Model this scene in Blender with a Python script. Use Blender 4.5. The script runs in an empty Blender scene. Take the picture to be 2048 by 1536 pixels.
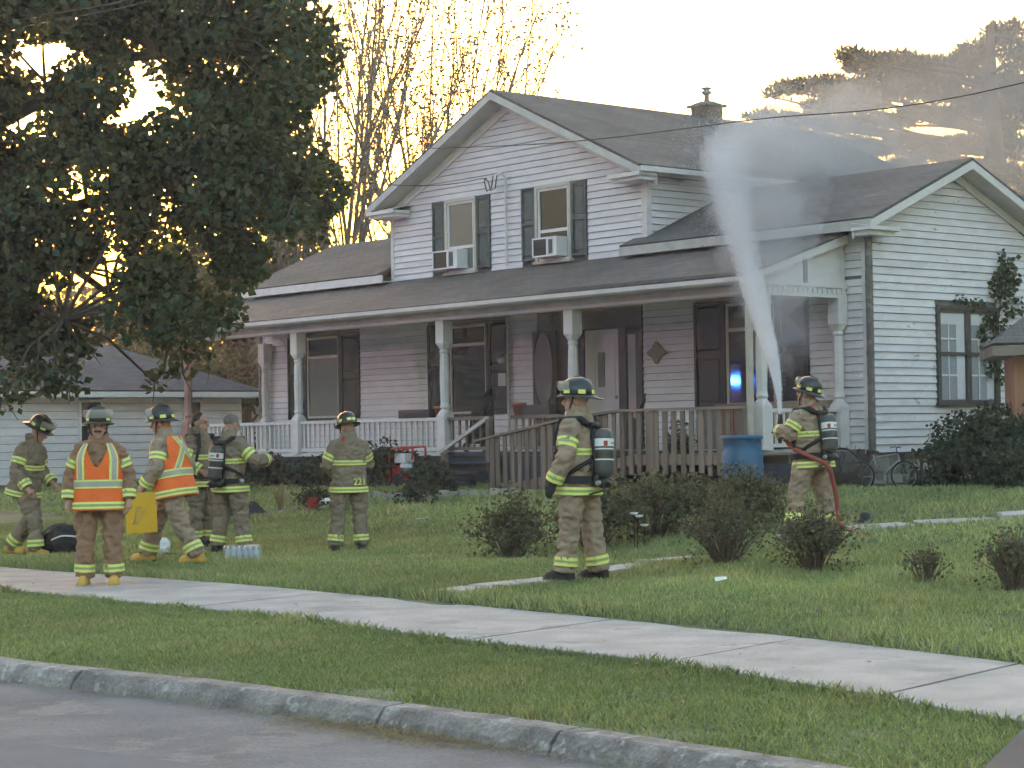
import bpy, math, random
import numpy as np
from mathutils import Vector, Matrix, Euler, noise

S = bpy.context.scene
COL = S.collection
R = math.radians

# ------------------------------------------------------------------ camera
CAM_Z = 1.45
cam = bpy.data.objects.new('camera', bpy.data.cameras.new('camera'))
COL.objects.link(cam)
S.camera = cam
cam.data.sensor_width = 36.0
cam.data.lens = 4100.0 / 2048.0 * 36.0
cam.data.clip_start = 0.1
cam.data.clip_end = 3000
_pitch = math.atan(105 / 4100.0)
cam.matrix_world = (Matrix.Translation((0, 0, CAM_Z)) @ Matrix.Rotation(R(90) + _pitch, 4, 'X')
                    @ Matrix.Rotation(-R(0.92), 4, 'Z'))

# ------------------------------------------------------------------ sky, sun, exposure
SUN_EL, SUN_AZ = 3.6, -12.0          # low sun, a little left of the viewing direction (+Y)
world = bpy.data.worlds.new('World'); S.world = world; world.use_nodes = True
wn = world.node_tree.nodes; wl = world.node_tree.links
bg = wn['Background']
sky = wn.new('ShaderNodeTexSky'); sky.sky_type = 'NISHITA'; sky.sun_disc = False
sky.sun_elevation = R(SUN_EL); sky.sun_rotation = R(SUN_AZ)
sky.air_density = 1.33; sky.dust_density = 9.0; sky.ozone_density = 1.3; sky.altitude = 100
wl.new(sky.outputs[0], bg.inputs[0]); bg.inputs[1].default_value = 0.15
sun = bpy.data.objects.new('sun', bpy.data.lights.new('sun', 'SUN')); COL.objects.link(sun)
sun.data.energy = 0.4; sun.data.angle = R(0.6); sun.data.color = (1.0, 0.80, 0.56)
_d = Vector((math.sin(R(SUN_AZ)) * math.cos(R(SUN_EL)), math.cos(R(SUN_AZ)) * math.cos(R(SUN_EL)), math.sin(R(SUN_EL))))
sun.rotation_euler = _d.to_track_quat('Z', 'Y').to_euler()
S.view_settings.view_transform = 'Standard'; S.view_settings.look = 'None'
S.view_settings.gamma = 1.0; S.view_settings.use_curve_mapping = False
S.view_settings.exposure = 3.6
S.render.engine = 'CYCLES'
S.cycles.use_denoising = True
S.cycles.max_bounces = 5; S.cycles.diffuse_bounces = 2; S.cycles.glossy_bounces = 3
S.cycles.transparent_max_bounces = 8; S.cycles.transmission_bounces = 4; S.cycles.volume_bounces = 0
S.cycles.use_light_tree = True; S.cycles.use_adaptive_sampling = True; S.cycles.adaptive_threshold = .03; S.cycles.adaptive_min_samples = 12
S.cycles.sample_clamp_indirect = 6.0

rnd = random.Random(7)
nrg = np.random.default_rng(11)

# ------------------------------------------------------------------ helpers
class MB:
    """collects faces of one mesh"""
    def __init__(s): s.v = []; s.f = []
    def add(s, vs, fs):
        o = len(s.v); s.v.extend([tuple(p) for p in vs]); s.f.extend([tuple(i + o for i in f) for f in fs]); return s
    def box(s, x0, x1, y0, y1, z0, z1):
        return s.add([(x0,y0,z0),(x1,y0,z0),(x1,y1,z0),(x0,y1,z0),(x0,y0,z1),(x1,y0,z1),(x1,y1,z1),(x0,y1,z1)],
                     [(0,3,2,1),(4,5,6,7),(0,1,5,4),(1,2,6,5),(2,3,7,6),(3,0,4,7)])
    def hexa(s, b, t):
        return s.add(list(b) + list(t), [(3,2,1,0),(4,5,6,7),(0,1,5,4),(1,2,6,5),(2,3,7,6),(3,0,4,7)])
    def prism(s, poly, vec):
        n = len(poly); v = Vector(vec)
        a = [Vector(p) for p in poly]; b = [p + v for p in a]
        return s.add(a + b, [tuple(range(n))[::-1], tuple(range(n, 2*n))] + [(i, (i+1) % n, n + (i+1) % n, n + i) for i in range(n)])
    def rings(s, rings, cap=True, close=True):
        n = len(rings[0]); o = []
        for r in rings: o.extend(r)
        fs = []
        for k in range(len(rings) - 1):
            for i in range(n if close else n - 1):
                j = (i + 1) % n
                fs.append((k*n + i, k*n + j, (k+1)*n + j, (k+1)*n + i))
        if cap and close:
            fs.append(tuple(range(n))[::-1]); fs.append(tuple((len(rings)-1)*n + i for i in range(n)))
        return s.add(o, fs)
    def tube(s, pts, rad, n=8, cap=True):
        pts = [Vector(p) for p in pts]
        if not isinstance(rad, (list, tuple)): rad = [rad] * len(pts)
        rs = []; up = None
        for i, p in enumerate(pts):
            d = (pts[min(i+1, len(pts)-1)] - pts[max(i-1, 0)])
            d = d.normalized() if d.length > 1e-9 else Vector((0,0,1))
            if up is None: up = Vector((1,0,0)) if abs(d.x) < .8 else Vector((0,1,0))
            a = (up - d * up.dot(d)); a = a.normalized() if a.length > 1e-6 else d.orthogonal().normalized()
            b = d.cross(a); up = a
            rs.append([p + (a*math.cos(2*math.pi*k/n) + b*math.sin(2*math.pi*k/n)) * rad[i] for k in range(n)])
        return s.rings(rs, cap)
    def lathe(s, prof, n=16, c=(0,0,0), sx=1, sy=1):
        return s.rings([[(c[0] + r*sx*math.cos(2*math.pi*k/n), c[1] + r*sy*math.sin(2*math.pi*k/n), c[2] + z) for k in range(n)] for r, z in prof])
    def ball(s, c, r, n=10, m=6):
        if not isinstance(r, (list, tuple)): r = (r, r, r)
        rs = []
        for k in range(m + 1):
            a = -math.pi/2 + math.pi * (k + .02) / (m + .04)
            rs.append([(c[0] + r[0]*math.cos(a)*math.cos(2*math.pi*i/n), c[1] + r[1]*math.cos(a)*math.sin(2*math.pi*i/n), c[2] + r[2]*math.sin(a)) for i in range(n)])
        return s.rings(rs)
    def beam(s, a, b, w, h):
        a = Vector(a); b = Vector(b); d = (b - a).normalized()
        u = Vector((0,0,1)) if abs(d.z) < .95 else Vector((0,1,0))
        r = d.cross(u).normalized(); u = r.cross(d)
        q = [(-1,-1),(1,-1),(1,1),(-1,1)]
        return s.hexa([a + r*w/2*i + u*h/2*j for i, j in q], [b + r*w/2*i + u*h/2*j for i, j in q])
    def xf(s, M):
        s.v = [tuple(M @ Vector(p)) for p in s.v]; return s
    def mesh(s, name, smooth=False):
        me = bpy.data.meshes.new(name); me.from_pydata(s.v, [], s.f); me.validate()
        if smooth: me.polygons.foreach_set('use_smooth', [True] * len(me.polygons))
        me.update(); return me
    def build(s, name, m, parent=None, smooth=False, recalc=True):
        me = s.mesh(name, smooth)
        if recalc: fix_normals(me)
        return link(name, me, m, parent)

def fix_normals(me):
    import bmesh
    b = bmesh.new(); b.from_mesh(me); bmesh.ops.recalc_face_normals(b, faces=b.faces); b.to_mesh(me); b.free()

def link(name, me, m=None, parent=None):
    o = bpy.data.objects.new(name, me); COL.objects.link(o)
    if m is not None: me.materials.append(m)
    if parent is not None: o.parent = parent
    return o

def np_mesh(name, verts, faces_idx, nper, m, parent=None, col=None):
    """numpy mesh with faces of nper corners each; col = per-vertex colour"""
    me = bpy.data.meshes.new(name)
    me.vertices.add(len(verts)); me.vertices.foreach_set('co', np.asarray(verts, np.float32).ravel())
    nf = len(faces_idx)
    me.loops.add(nf * nper); me.loops.foreach_set('vertex_index', np.asarray(faces_idx, np.int32).ravel())
    me.polygons.add(nf); me.polygons.foreach_set('loop_start', np.arange(nf, dtype=np.int32) * nper)
    me.polygons.foreach_set('loop_total', np.full(nf, nper, np.int32))
    if col is not None:
        a = me.color_attributes.new('tint', 'FLOAT_COLOR', 'POINT')
        a.data.foreach_set('color', np.asarray(col, np.float32).ravel())
    me.update(calc_edges=True)
    return link(name, me, m, parent)

def thing(name, label, cat, loc=(0,0,0), rotz=0, group=None):
    o = bpy.data.objects.new(name, None); COL.objects.link(o)
    o.location = loc; o.rotation_euler = (0, 0, rotz)
    return tag(o, label, cat, group)
def tag(o, label, cat, group=None):
    o['label'] = label; o['category'] = cat
    if group: o['group'] = group
    return o
def struct(o): o['kind'] = 'structure'; return o

# ------------------------------------------------------------------ materials
def _nodes(name):
    m = bpy.data.materials.new(name); m.use_nodes = True
    return m, m.node_tree.nodes, m.node_tree.links, m.node_tree.nodes['Principled BSDF']
def mat(name, c, rough=.6, var=.15, scale=6.0, c2=None, metal=0, bump=0, bscale=40, spec=.4, coords='Object', stretch=None, patch=None, rnd_obj=0, coat=0, speck=None):
    """colour c broken up by noise; c2 = second colour; patch = (colour, scale, threshold) for stains or flaked paint"""
    m, n, l, b = _nodes(name)
    tc = n.new('ShaderNodeTexCoord'); src = tc.outputs[coords]
    if stretch:
        mp = n.new('ShaderNodeMapping'); mp.inputs['Scale'].default_value = stretch; l.new(src, mp.inputs[0]); src = mp.outputs[0]
    nt = n.new('ShaderNodeTexNoise'); nt.inputs['Scale'].default_value = scale; nt.inputs['Detail'].default_value = 5
    l.new(src, nt.inputs['Vector'])
    rp = n.new('ShaderNodeValToRGB'); l.new(nt.outputs[0], rp.inputs[0])
    lo = tuple(x * (1 - var) for x in c); hi = tuple(min(1, x * (1 + var)) for x in (c2 or c))
    rp.color_ramp.elements[0].position = .3; rp.color_ramp.elements[1].position = .7
    rp.color_ramp.elements[0].color = (*lo, 1); rp.color_ramp.elements[1].color = (*hi, 1)
    out = rp.outputs[0]
    if patch:
        pc, ps, pt = patch
        t2 = n.new('ShaderNodeTexNoise'); t2.inputs['Scale'].default_value = ps; t2.inputs['Detail'].default_value = 8; t2.inputs['Roughness'].default_value = .65
        l.new(src, t2.inputs['Vector'])
        r2 = n.new('ShaderNodeValToRGB'); r2.color_ramp.elements[0].position = pt; r2.color_ramp.elements[1].position = pt + .05
        l.new(t2.outputs[0], r2.inputs[0])
        mx = n.new('ShaderNodeMixRGB'); l.new(r2.outputs[0], mx.inputs[0]); l.new(out, mx.inputs[1]); mx.inputs[2].default_value = (*pc, 1)
        out = mx.outputs[0]
    if speck:
        sc_, am_ = speck
        t3 = n.new('ShaderNodeTexNoise'); t3.inputs['Scale'].default_value = sc_; t3.inputs['Detail'].default_value = 3; l.new(src, t3.inputs['Vector'])
        m3 = n.new('ShaderNodeMapRange'); l.new(t3.outputs[0], m3.inputs[0]); m3.inputs[1].default_value = .3; m3.inputs[2].default_value = .7; m3.inputs[3].default_value = 1 - am_; m3.inputs[4].default_value = 1 + am_
        h3 = n.new('ShaderNodeHueSaturation'); l.new(m3.outputs[0], h3.inputs['Value']); l.new(out, h3.inputs['Color']); out = h3.outputs[0]
    if rnd_obj:
        oi = n.new('ShaderNodeObjectInfo'); hs = n.new('ShaderNodeHueSaturation')
        mr = n.new('ShaderNodeMapRange'); l.new(oi.outputs['Random'], mr.inputs[0]); mr.inputs[3].default_value = 1 - rnd_obj; mr.inputs[4].default_value = 1 + rnd_obj
        l.new(mr.outputs[0], hs.inputs['Value']); l.new(out, hs.inputs['Color']); out = hs.outputs[0]
    l.new(out, b.inputs['Base Color'])
    b.inputs['Roughness'].default_value = rough; b.inputs['Metallic'].default_value = metal
    b.inputs['Specular IOR Level'].default_value = spec; b.inputs['Coat Weight'].default_value = coat
    if bump:
        nb = n.new('ShaderNodeTexNoise'); nb.inputs['Scale'].default_value = bscale; nb.inputs['Detail'].default_value = 4; l.new(src, nb.inputs['Vector'])
        bp = n.new('ShaderNodeBump'); bp.inputs['Strength'].default_value = bump; bp.inputs['Distance'].default_value = .02
        l.new(nb.outputs[0], bp.inputs['Height']); l.new(bp.outputs[0], b.inputs['Normal'])
    return m
def leafmat(name, c, trans=.5, rough=.55, tcol=None):
    """leaf: per-leaf tint attribute times colour, with light coming through"""
    m, n, l, b = _nodes(name)
    at = n.new('ShaderNodeAttribute'); at.attribute_name = 'tint'
    mx = n.new('ShaderNodeMixRGB'); mx.blend_type = 'MULTIPLY'; mx.inputs[0].default_value = 1
    l.new(at.outputs[0], mx.inputs[1]); mx.inputs[2].default_value = (*c, 1)
    l.new(mx.outputs[0], b.inputs['Base Color']); b.inputs['Roughness'].default_value = rough; b.inputs['Specular IOR Level'].default_value = .25
    tr = n.new('ShaderNodeBsdfTranslucent'); m2 = n.new('ShaderNodeMixRGB'); m2.blend_type = 'MULTIPLY'; m2.inputs[0].default_value = 1
    l.new(at.outputs[0], m2.inputs[1]); m2.inputs[2].default_value = (*(tcol or c), 1); l.new(m2.outputs[0], tr.inputs[0])
    ms = n.new('ShaderNodeMixShader'); ms.inputs[0].default_value = trans
    l.new(b.outputs[0], ms.inputs[1]); l.new(tr.outputs[0], ms.inputs[2]); l.new(ms.outputs[0], n['Material Output'].inputs[0])
    return m
def shingle(name, c1, c2, cm, sx=3.2, rot=0):
    m, n, l, b = _nodes(name)
    tc = n.new('ShaderNodeTexCoord'); mp = n.new('ShaderNodeMapping'); l.new(tc.outputs['UV'], mp.inputs[0])
    br = n.new('ShaderNodeTexBrick'); l.new(mp.outputs[0], br.inputs[0])
    br.inputs['Scale'].default_value = 1; br.inputs['Brick Width'].default_value = .3; br.inputs['Row Height'].default_value = .14
    br.inputs['Mortar Size'].default_value = .008; br.inputs['Color1'].default_value = (*c1, 1); br.inputs['Color2'].default_value = (*c2, 1); br.inputs['Mortar'].default_value = (*cm, 1)
    nt = n.new('ShaderNodeTexNoise'); nt.inputs['Scale'].default_value = 1.1; nt.inputs['Detail'].default_value = 6; l.new(mp.outputs[0], nt.inputs[0])
    mx = n.new('ShaderNodeMixRGB'); mx.blend_type = 'OVERLAY'; mx.inputs[0].default_value = .55; l.new(br.outputs[0], mx.inputs[1]); l.new(nt.outputs[0], mx.inputs[2])
    l.new(mx.outputs[0], b.inputs['Base Color']); b.inputs['Roughness'].default_value = .8; b.inputs['Specular IOR Level'].default_value = .3
    n2 = n.new('ShaderNodeTexNoise'); n2.inputs['Scale'].default_value = 60; l.new(mp.outputs[0], n2.inputs[0])
    ad = n.new('ShaderNodeMath'); ad.operation = 'MULTIPLY_ADD'; l.new(br.outputs[1], ad.inputs[0]); ad.inputs[1].default_value = -1.0; l.new(n2.outputs[0], ad.inputs[2])
    bp = n.new('ShaderNodeBump'); bp.inputs['Strength'].default_value = .5; bp.inputs['Distance'].default_value = .015; l.new(ad.outputs[0], bp.inputs['Height']); l.new(bp.outputs[0], b.inputs['Normal'])
    return m
def glass(name, c=(.03,.035,.04), rough=.04):
    m, n, l, b = _nodes(name)
    b.inputs['Base Color'].default_value = (*c, 1); b.inputs['Roughness'].default_value = rough; b.inputs['Specular IOR Level'].default_value = .7
    return m
def emis(name, c, s):
    m, n, l, b = _nodes(name)
    b.inputs['Base Color'].default_value = (*c, 1); b.inputs['Emission Color'].default_value = (*c, 1); b.inputs['Emission Strength'].default_value = s
    return m
def visor_mat(name, c=(.55,.55,.5), a=.45):
    m, n, l, b = _nodes(name)
    b.inputs['Base Color'].default_value = (*c, 1); b.inputs['Roughness'].default_value = .12; b.inputs['Alpha'].default_value = a; b.inputs['Specular IOR Level'].default_value = .8
    return m

M = dict(
    backing=mat('shadow line backing', (.20,.20,.21), .9, .2, 5),  # dark tone stands in for the shadow lines under the boards
    siding=mat('white clapboard paint', (.735,.705,.735), .55, .07, 3, patch=((.36,.35,.33), 1.6, .70), rnd_obj=.05, stretch=(1,1,2.5)),
    siding_worn=mat('flaking clapboard paint', (.73,.705,.735), .6, .08, 3, patch=((.30,.29,.28), 2.2, .64), rnd_obj=.06, stretch=(1,1,2.5)),
    redlit_post=mat('red lit post paint', (.36,.19,.165), .6, .15, 5),  # white post paint with the red emergency light put into its colour
    trim=mat('white trim paint', (.715,.69,.69), .5, .08, 5, patch=((.42,.40,.37), 3, .70)),
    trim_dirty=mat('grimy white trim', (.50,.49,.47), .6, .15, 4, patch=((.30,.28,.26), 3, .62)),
    shutter=mat('dark green shutter paint', (.018,.027,.029), .5, .25, 8),
    shutter_grey=mat('weathered grey green shutter', (.085,.11,.108), .6, .2, 8),
    frame=mat('cream window frame', (.52,.50,.45), .5, .1, 6),
    darkwood=mat('dark window casing', (.07,.065,.06), .6, .3, 10),
    pipe=mat('weathered brown downpipe', (.16,.15,.135), .6, .25, 9, patch=((.26,.25,.23), 5, .58)),
    beige=mat('beige downspout', (.55,.50,.43), .5, .1, 6, patch=((.40,.36,.30), 4, .6)),
    glass=glass('window glass'), glass_grey=glass('glass over pale blind', (.20,.20,.19), .06),
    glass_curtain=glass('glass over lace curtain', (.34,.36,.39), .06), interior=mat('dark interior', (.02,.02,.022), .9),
    curtain=mat('white lace curtain', (.62,.63,.66), .9, .12, 30, stretch=(6,6,.5)),
    door=mat('pale grey door', (.58,.55,.55), .45, .05, 4), doorsurround=mat('dark green door surround', (.022,.032,.033), .5, .2, 6),
    roof=shingle('grey brown roof shingle', (.105,.100,.100), (.14,.133,.132), (.05,.048,.047)),
    roof_brown=shingle('brown porch shingle', (.12,.106,.102), (.155,.138,.132), (.06,.053,.05)),
    roof_slate=shingle('slate grey shingle', (.085,.088,.098), (.11,.112,.122), (.05,.05,.055)),
    soffit=mat('soffit paint', (.55,.55,.54), .7, .08, 4),
    skirt=mat('dark blue porch paint', (.035,.048,.075), .6, .25, 6),
    oldwood=mat('weathered deck wood', (.185,.140,.115), .75, .28, 3, (.24,.19,.16), bump=.4, bscale=25, stretch=(1,1,.15), rnd_obj=.14),
    oldwood_h=mat('weathered plank', (.20,.155,.13), .75, .25, 3, (.26,.21,.175), bump=.4, bscale=25, stretch=(.15,1,1), rnd_obj=.14),
    stone=mat('foundation stone', (.34,.33,.31), .85, .2, 4, bump=.8, bscale=10, rnd_obj=.15),
    mortar=mat('grey mortar', (.20,.20,.19), .9, .2, 8),
    brick=mat('chimney brick', (.23,.17,.145), .85, .25, 6, bump=.5, bscale=18),
    concrete=mat('sidewalk concrete', (.385,.362,.352), .85, .12, 2.2, (.43,.405,.392), bump=.35, bscale=60, patch=((.31,.30,.285), 1.4, .58), rnd_obj=.09, speck=(70, .14)),
    kerb=mat('kerb concrete', (.225,.205,.195), .9, .25, 4.5, (.29,.268,.252), bump=1.0, bscale=28, patch=((.40,.385,.365), 7, .58), rnd_obj=.10, speck=(40, .22)),
    asphalt=mat('worn road asphalt', (.165,.168,.182), .85, .16, 1.3, (.195,.197,.21), bump=.6, bscale=120, patch=((.235,.232,.235), 1.1, .54), speck=(55, .22)),
    asphalt_dark=mat('driveway asphalt', (.11,.108,.11), .85, .12, 2, bump=.5, bscale=90),
    soil=mat('lawn soil and thatch', (.13,.135,.07), .95, .3, 1.5, (.165,.165,.09), bump=.6, bscale=30),
    dirt=mat('bare dirt', (.17,.145,.115), .95, .25, 5, bump=.5, bscale=30),
    bark=mat('tree bark', (.085,.068,.055), .9, .3, 5, bump=.8, bscale=14, stretch=(1,1,.25)),
    bark_pale=mat('pale grey bark', (.17,.155,.14), .9, .25, 4, bump=.5, bscale=14, stretch=(1,1,.3)),
    twig=mat('shrub twig', (.15,.115,.095), .9, .3, 8),
    black=mat('black plastic', (.018,.018,.020), .45, .2, 10), blackcloth=mat('black nylon', (.022,.022,.026), .8, .3, 14, bump=.3, bscale=60),
    steel=mat('dull steel', (.42,.43,.44), .35, .1, 8, metal=.8), white=mat('white plastic', (.78,.79,.80), .4, .04, 6),
    red=mat('red paint', (.42,.035,.035), .4, .15, 8), terracotta=mat('terracotta', (.42,.15,.09), .8, .15, 10),
    rubber=mat('tyre rubber', (.025,.025,.027), .8, .2, 10), blue=mat('blue barrel plastic', (.035,.13,.27), .45, .18, 3, patch=((.06,.17,.31), 5, .62)),
    cedar=mat('red cedar board', (.42,.205,.125), .7, .18, 4, stretch=(1,1,.15), rnd_obj=.10),
    tanfab=mat('tan upholstery', (.30,.255,.20), .85, .15, 8), brownwood=mat('brown cabinet wood', (.17,.085,.055), .55, .25, 4, stretch=(1,1,.2)),
    wire=mat('cable black', (.02,.02,.02), .6),
)

# ------------------------------------------------------------------ ground: s = metres in from the pavement, t = metres along the street
NS = np.array([.785, .62]); TS = np.array([.62, -.785])
def st2xy(s, t): return NS * (s + 10.26) + TS * t
def xy2st(x, y): return x*NS[0] + y*NS[1] - 10.26, x*TS[0] + y*TS[1]
LS = ([-50,-13.2,-13.0,-3.60,-3.50,-1.9,0,5,8,10.5,12.5,15.5,20,60,400], [-.05,-.05,-.26,-.26,-.055,-.04,-.02,.0,.2,.4,.52,.44,.5,.9,2.0])
RS = ([-50,-13.2,-13.0,-3.60,-3.50,-1.9,0,2,7,11.5,13,15,20,60,400], [-.05,-.05,-.26,-.26,-.055,-.04,.0,.07,.25,.5,.5,.42,.45,.8,2.0])
def kerb_s(t): return np.interp(t, [-40,-13.15,-11.1,-9.4,-8.0,-6.3,20], [-5.3,-4.35,-3.98,-3.78,-3.70,-3.66,-3.6])
def walk_back(t): return np.interp(t, [-45,-22.8,-17.9,-14.3,-10.3,-8.0,0,20], [-1.4,0,.38,.36,.28,.0,-.8,-2.5])
def walk_front(t): return np.interp(t, [-45,-19.4,-15,-11.9,-9.7,-7.65,-6.5,0,20], [-3.2,-1.52,-1.30,-1.42,-1.38,-1.72,-1.95,-2.5,-4.2])
def terr(x, y):
    s, t = xy2st(np.asarray(x, float), np.asarray(y, float))
    s2 = np.where(s < -1.9, -1.9 + (s + 1.9) * (3.66 - 1.9) / (-kerb_s(t) - 1.9), s)
    w = np.clip((t + 19) / 6, 0, 1); w = w*w*(3 - 2*w)
    z = (1 - w) * np.interp(s2, *LS) + w * np.interp(s2, *RS)
    z = z + .05*np.clip((s - walk_back(t) - .02)/.10, 0, 1)
    yard = np.clip(s / 1.5, 0, 1)
    z = z + yard * (.035*np.sin(x*1.3 + .7*y) * np.sin(y*.9 - .4*x) + .02*np.sin(x*2.9 + 1) * np.cos(y*2.3))
    return z
def gz(x, y): return float(terr(x, y))

def grid_sheet(xs, ys, zf, name, m):
    X, Y = np.meshgrid(xs, ys); Z = zf(X, Y)
    v = np.stack([X, Y, Z], -1).reshape(-1, 3); nx, ny = len(xs), len(ys)
    i = np.arange(nx - 1)[None, :] + np.arange(ny - 1)[:, None] * nx
    f = np.stack([i, i + 1, i + nx + 1, i + nx], -1).reshape(-1, 4)
    o = np_mesh(name, v, f, 4, m); o.data.polygons.foreach_set('use_smooth', [True]*len(f)); return o
sg = np.concatenate([[-900,-300,-80,-30,-13.3,-13.2,-13.0,-9,-5,-4,-3.64,-3.60,-3.50,-3.2,-2.8,-2.3,-1.9,-1.6], np.arange(-1.3, -.5, .3), np.arange(-.4, .8, .07), np.arange(.9, 26.1, .35), [30,36,45,60,90,150,300,800,1800]])
tg = np.concatenate([[-1500,-500,-200,-110,-80,-65], np.arange(-54, 6.1, .4), [12,25,60,200,600,1200]])
Tg, Sg = np.meshgrid(tg, sg)
Sr = np.where(Sg < -1.9, np.where(Sg > -5, -1.9 + (Sg + 1.9)*(-kerb_s(Tg) - 1.9)/(3.66 - 1.9), Sg - 1.6), Sg)
Xg = NS[0]*(Sr + 10.26) + TS[0]*Tg; Yg = NS[1]*(Sr + 10.26) + TS[1]*Tg
i_ = np.arange(len(tg) - 1)[None, :] + np.arange(len(sg) - 1)[:, None]*len(tg)
ground = struct(np_mesh('ground', np.stack([Xg, Yg, terr(Xg, Yg)], -1).reshape(-1, 3), np.stack([i_, i_ + 1, i_ + len(tg) + 1, i_ + len(tg)], -1).reshape(-1, 4)[:, ::-1], 4, M['soil']))

def st_poly(pts, z): return [(*st2xy(s, t), z) for s, t in pts]
ts = np.arange(-60, 40.1, 1.0)
mb = MB()
for a, b in zip(ts[:-1], ts[1:]):
    mb.add([(*st2xy(kerb_s(a) + .02, a), -.150), (*st2xy(kerb_s(b) + .02, b), -.150), (*st2xy(-12.9, b), -.17), (*st2xy(-12.9, a), -.17)], [(0,1,2,3)])
road = struct(mb.build('road', M['asphalt']))
# a paler worn strip of patched asphalt near the camera
mb = MB()
pp = [(-6.1,-12.4),(-5.55,-10.6),(-5.25,-9.3),(-5.05,-8.3),(-5.6,-7.6),(-6.2,-7.4),(-9,-7),(-9,-12)]
mb.add(st_poly(pp, -.148), [tuple(range(len(pp)))])
asphalt_patch = struct(mb.build('road_patch', mat('newer asphalt patch', (.155,.165,.185), .85, .08, 2, bump=.4, bscale=150)))
# driveway at the right edge
mb = MB()
dp = [(-1.5,-6.1),(-2.05,-6.38),(-3.3,-5.66),(-3.75,-5.5),(-3.75,4),(-1.5,4)]
mb.add(st_poly(dp, -.012), [tuple(range(len(dp)))])
driveway = struct(mb.build('driveway', M['asphalt_dark']))

# kerb stones, each a piece with an open joint
kerb = struct(bpy.data.objects.new('kerb', None)); COL.objects.link(kerb)
kj = [-30,-26.5,-23,-19.6,-16.2,-12.3,-9.42,-8.0,-5.45]
for a, b in zip(kj[:-1], kj[1:]):
    m = MB(); a2, b2 = a + .012, b - .012; nseg = 14; rings = []
    for k in range(nseg + 1):
        t = a2 + (b2 - a2) * k / nseg; s = kerb_s(t); j = lambda q: rnd.uniform(-q, q)
        rings.append([(*st2xy(s - .07 + j(.006), t), -.20), (*st2xy(s - .03 + j(.008), t), -.10 + j(.008)), (*st2xy(s + .018 + j(.005), t), -.046 + j(.004)), (*st2xy(s + .036 + j(.004), t), -.034 + j(.003)),
                      (*st2xy(s + .17, t), -.028 + j(.003)), (*st2xy(s + .18, t), -.20)])
    m.rings(rings); m.build('kerb_stone', M['kerb'], kerb)
# pavement slabs
sidewalk = struct(bpy.data.objects.new('sidewalk', None)); COL.objects.link(sidewalk)
tb = -12.14 - 2.07*14
while tb < 8:
    a, b = tb + .010, tb + 2.07 - .010
    j = lambda q: rnd.uniform(-q, q)
    z = .006 + j(.006); m = MB()
    n = 4; lo = []; hi = []
    rings = []
    for k in range(n + 1):
        q = a + (b - a) * k / n
        bk = (walk_back(q), q); fr = (walk_front(q + .4), q + .4)
        rings.append([(*st2xy(*fr), z - .09), (*st2xy(fr[0] + .0, fr[1]), z - .006), (*st2xy(fr[0] + .012, fr[1]), z), (*st2xy(bk[0] - .012, bk[1]), z + .004), (*st2xy(*bk), z - .004), (*st2xy(*bk), z - .09)])
    m.rings(rings); m.build('slab', M['concrete'], sidewalk)
    tb += 2.07
# broken stone path to the side of the house
PATH = [(.55,-14.62),(1.1,-14.85),(1.9,-15.05),(2.7,-15.18),(3.5,-15.28),(4.4,-15.38),(5.4,-15.75),(6.6,-16.3),(7.8,-16.75),(8.7,-16.3),(9.4,-15.6),(10.1,-14.9),(10.9,-14.2)]
path = struct(bpy.data.objects.new('garden_path', None)); COL.objects.link(path)
for i, ((s0, t0), (s1, t1)) in enumerate(zip(PATH[:-1], PATH[1:])):
    if i in (5, 6): continue
    d = np.array([s1 - s0, t1 - t0]); L = np.linalg.norm(d); d /= L; nn = np.array([-d[1], d[0]])
    w = .20 if i < 8 else .36; poly = []
    for a, bb in ((.05, -1), (.5, -1.1), (.95, -1), (.97, 0), (.95, 1), (.5, 1.05), (.04, 1), (.03, 0)):
        q = np.array([s0, t0]) + d * L * (a + rnd.uniform(-.03, .03)) + nn * w * (bb + rnd.uniform(-.15, .15)); poly.append(q)
    c = st2xy(*np.mean(poly, 0)); zc = gz(*c)
    m = MB(); pts = []
    for q in poly:
        x, y = st2xy(*q); pts.append((x, y, .5*zc + .5*gz(x, y) - .04))
    m.prism(pts, (0, 0, .065)); m.build('paving_stone', M['concrete'], path)

# ------------------------------------------------------------------ the house (local frame: x right along the front, y into the house)
HA = R(-49.3); HP = Vector((3.851, 32.5, 0))
HM = Matrix.Translation(HP) @ Matrix.Rotation(HA, 4, 'Z')
def hw(x, y, z=0): return HM @ Vector((x, y, z))
house = thing('farmhouse', 'white two storey clapboard farmhouse with full width front porch', 'house', HP, HA)
EXP = .128
def uv_sheet(name, quads, m, parent, thick=.06):
    """roof slopes: each quad (eave a, eave b, ridge b, ridge a), given thickness, with metric uv"""
    me = bpy.data.meshes.new(name); V = []; Fc = []; UV = []
    for q in quads:
        q = [Vector(p) for p in q]; u = (q[1] - q[0]).normalized(); nrm = (q[1]-q[0]).cross(q[-1]-q[0]).normalized(); w = nrm.cross(u)
        n = len(q); o = len(V); V += q + [p - nrm*thick for p in q]
        fs = [tuple(range(n))] + [tuple(n + i for i in range(n))[::-1]] + [(i, n+i, n+(i+1)%n, (i+1)%n) for i in range(n)]
        for f in fs:
            Fc.append(tuple(o + i for i in f)); UV += [((V[o+i]-q[0]).dot(u) + 7, (V[o+i]-q[0]).dot(w)) for i in f]
    me.from_pydata(V, [], Fc); uvl = me.uv_layers.new(name='UVMap')
    uvl.data.foreach_set('uv', [c for p in UV for c in p]); me.update()
    return link(name, me, m, parent)

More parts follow.
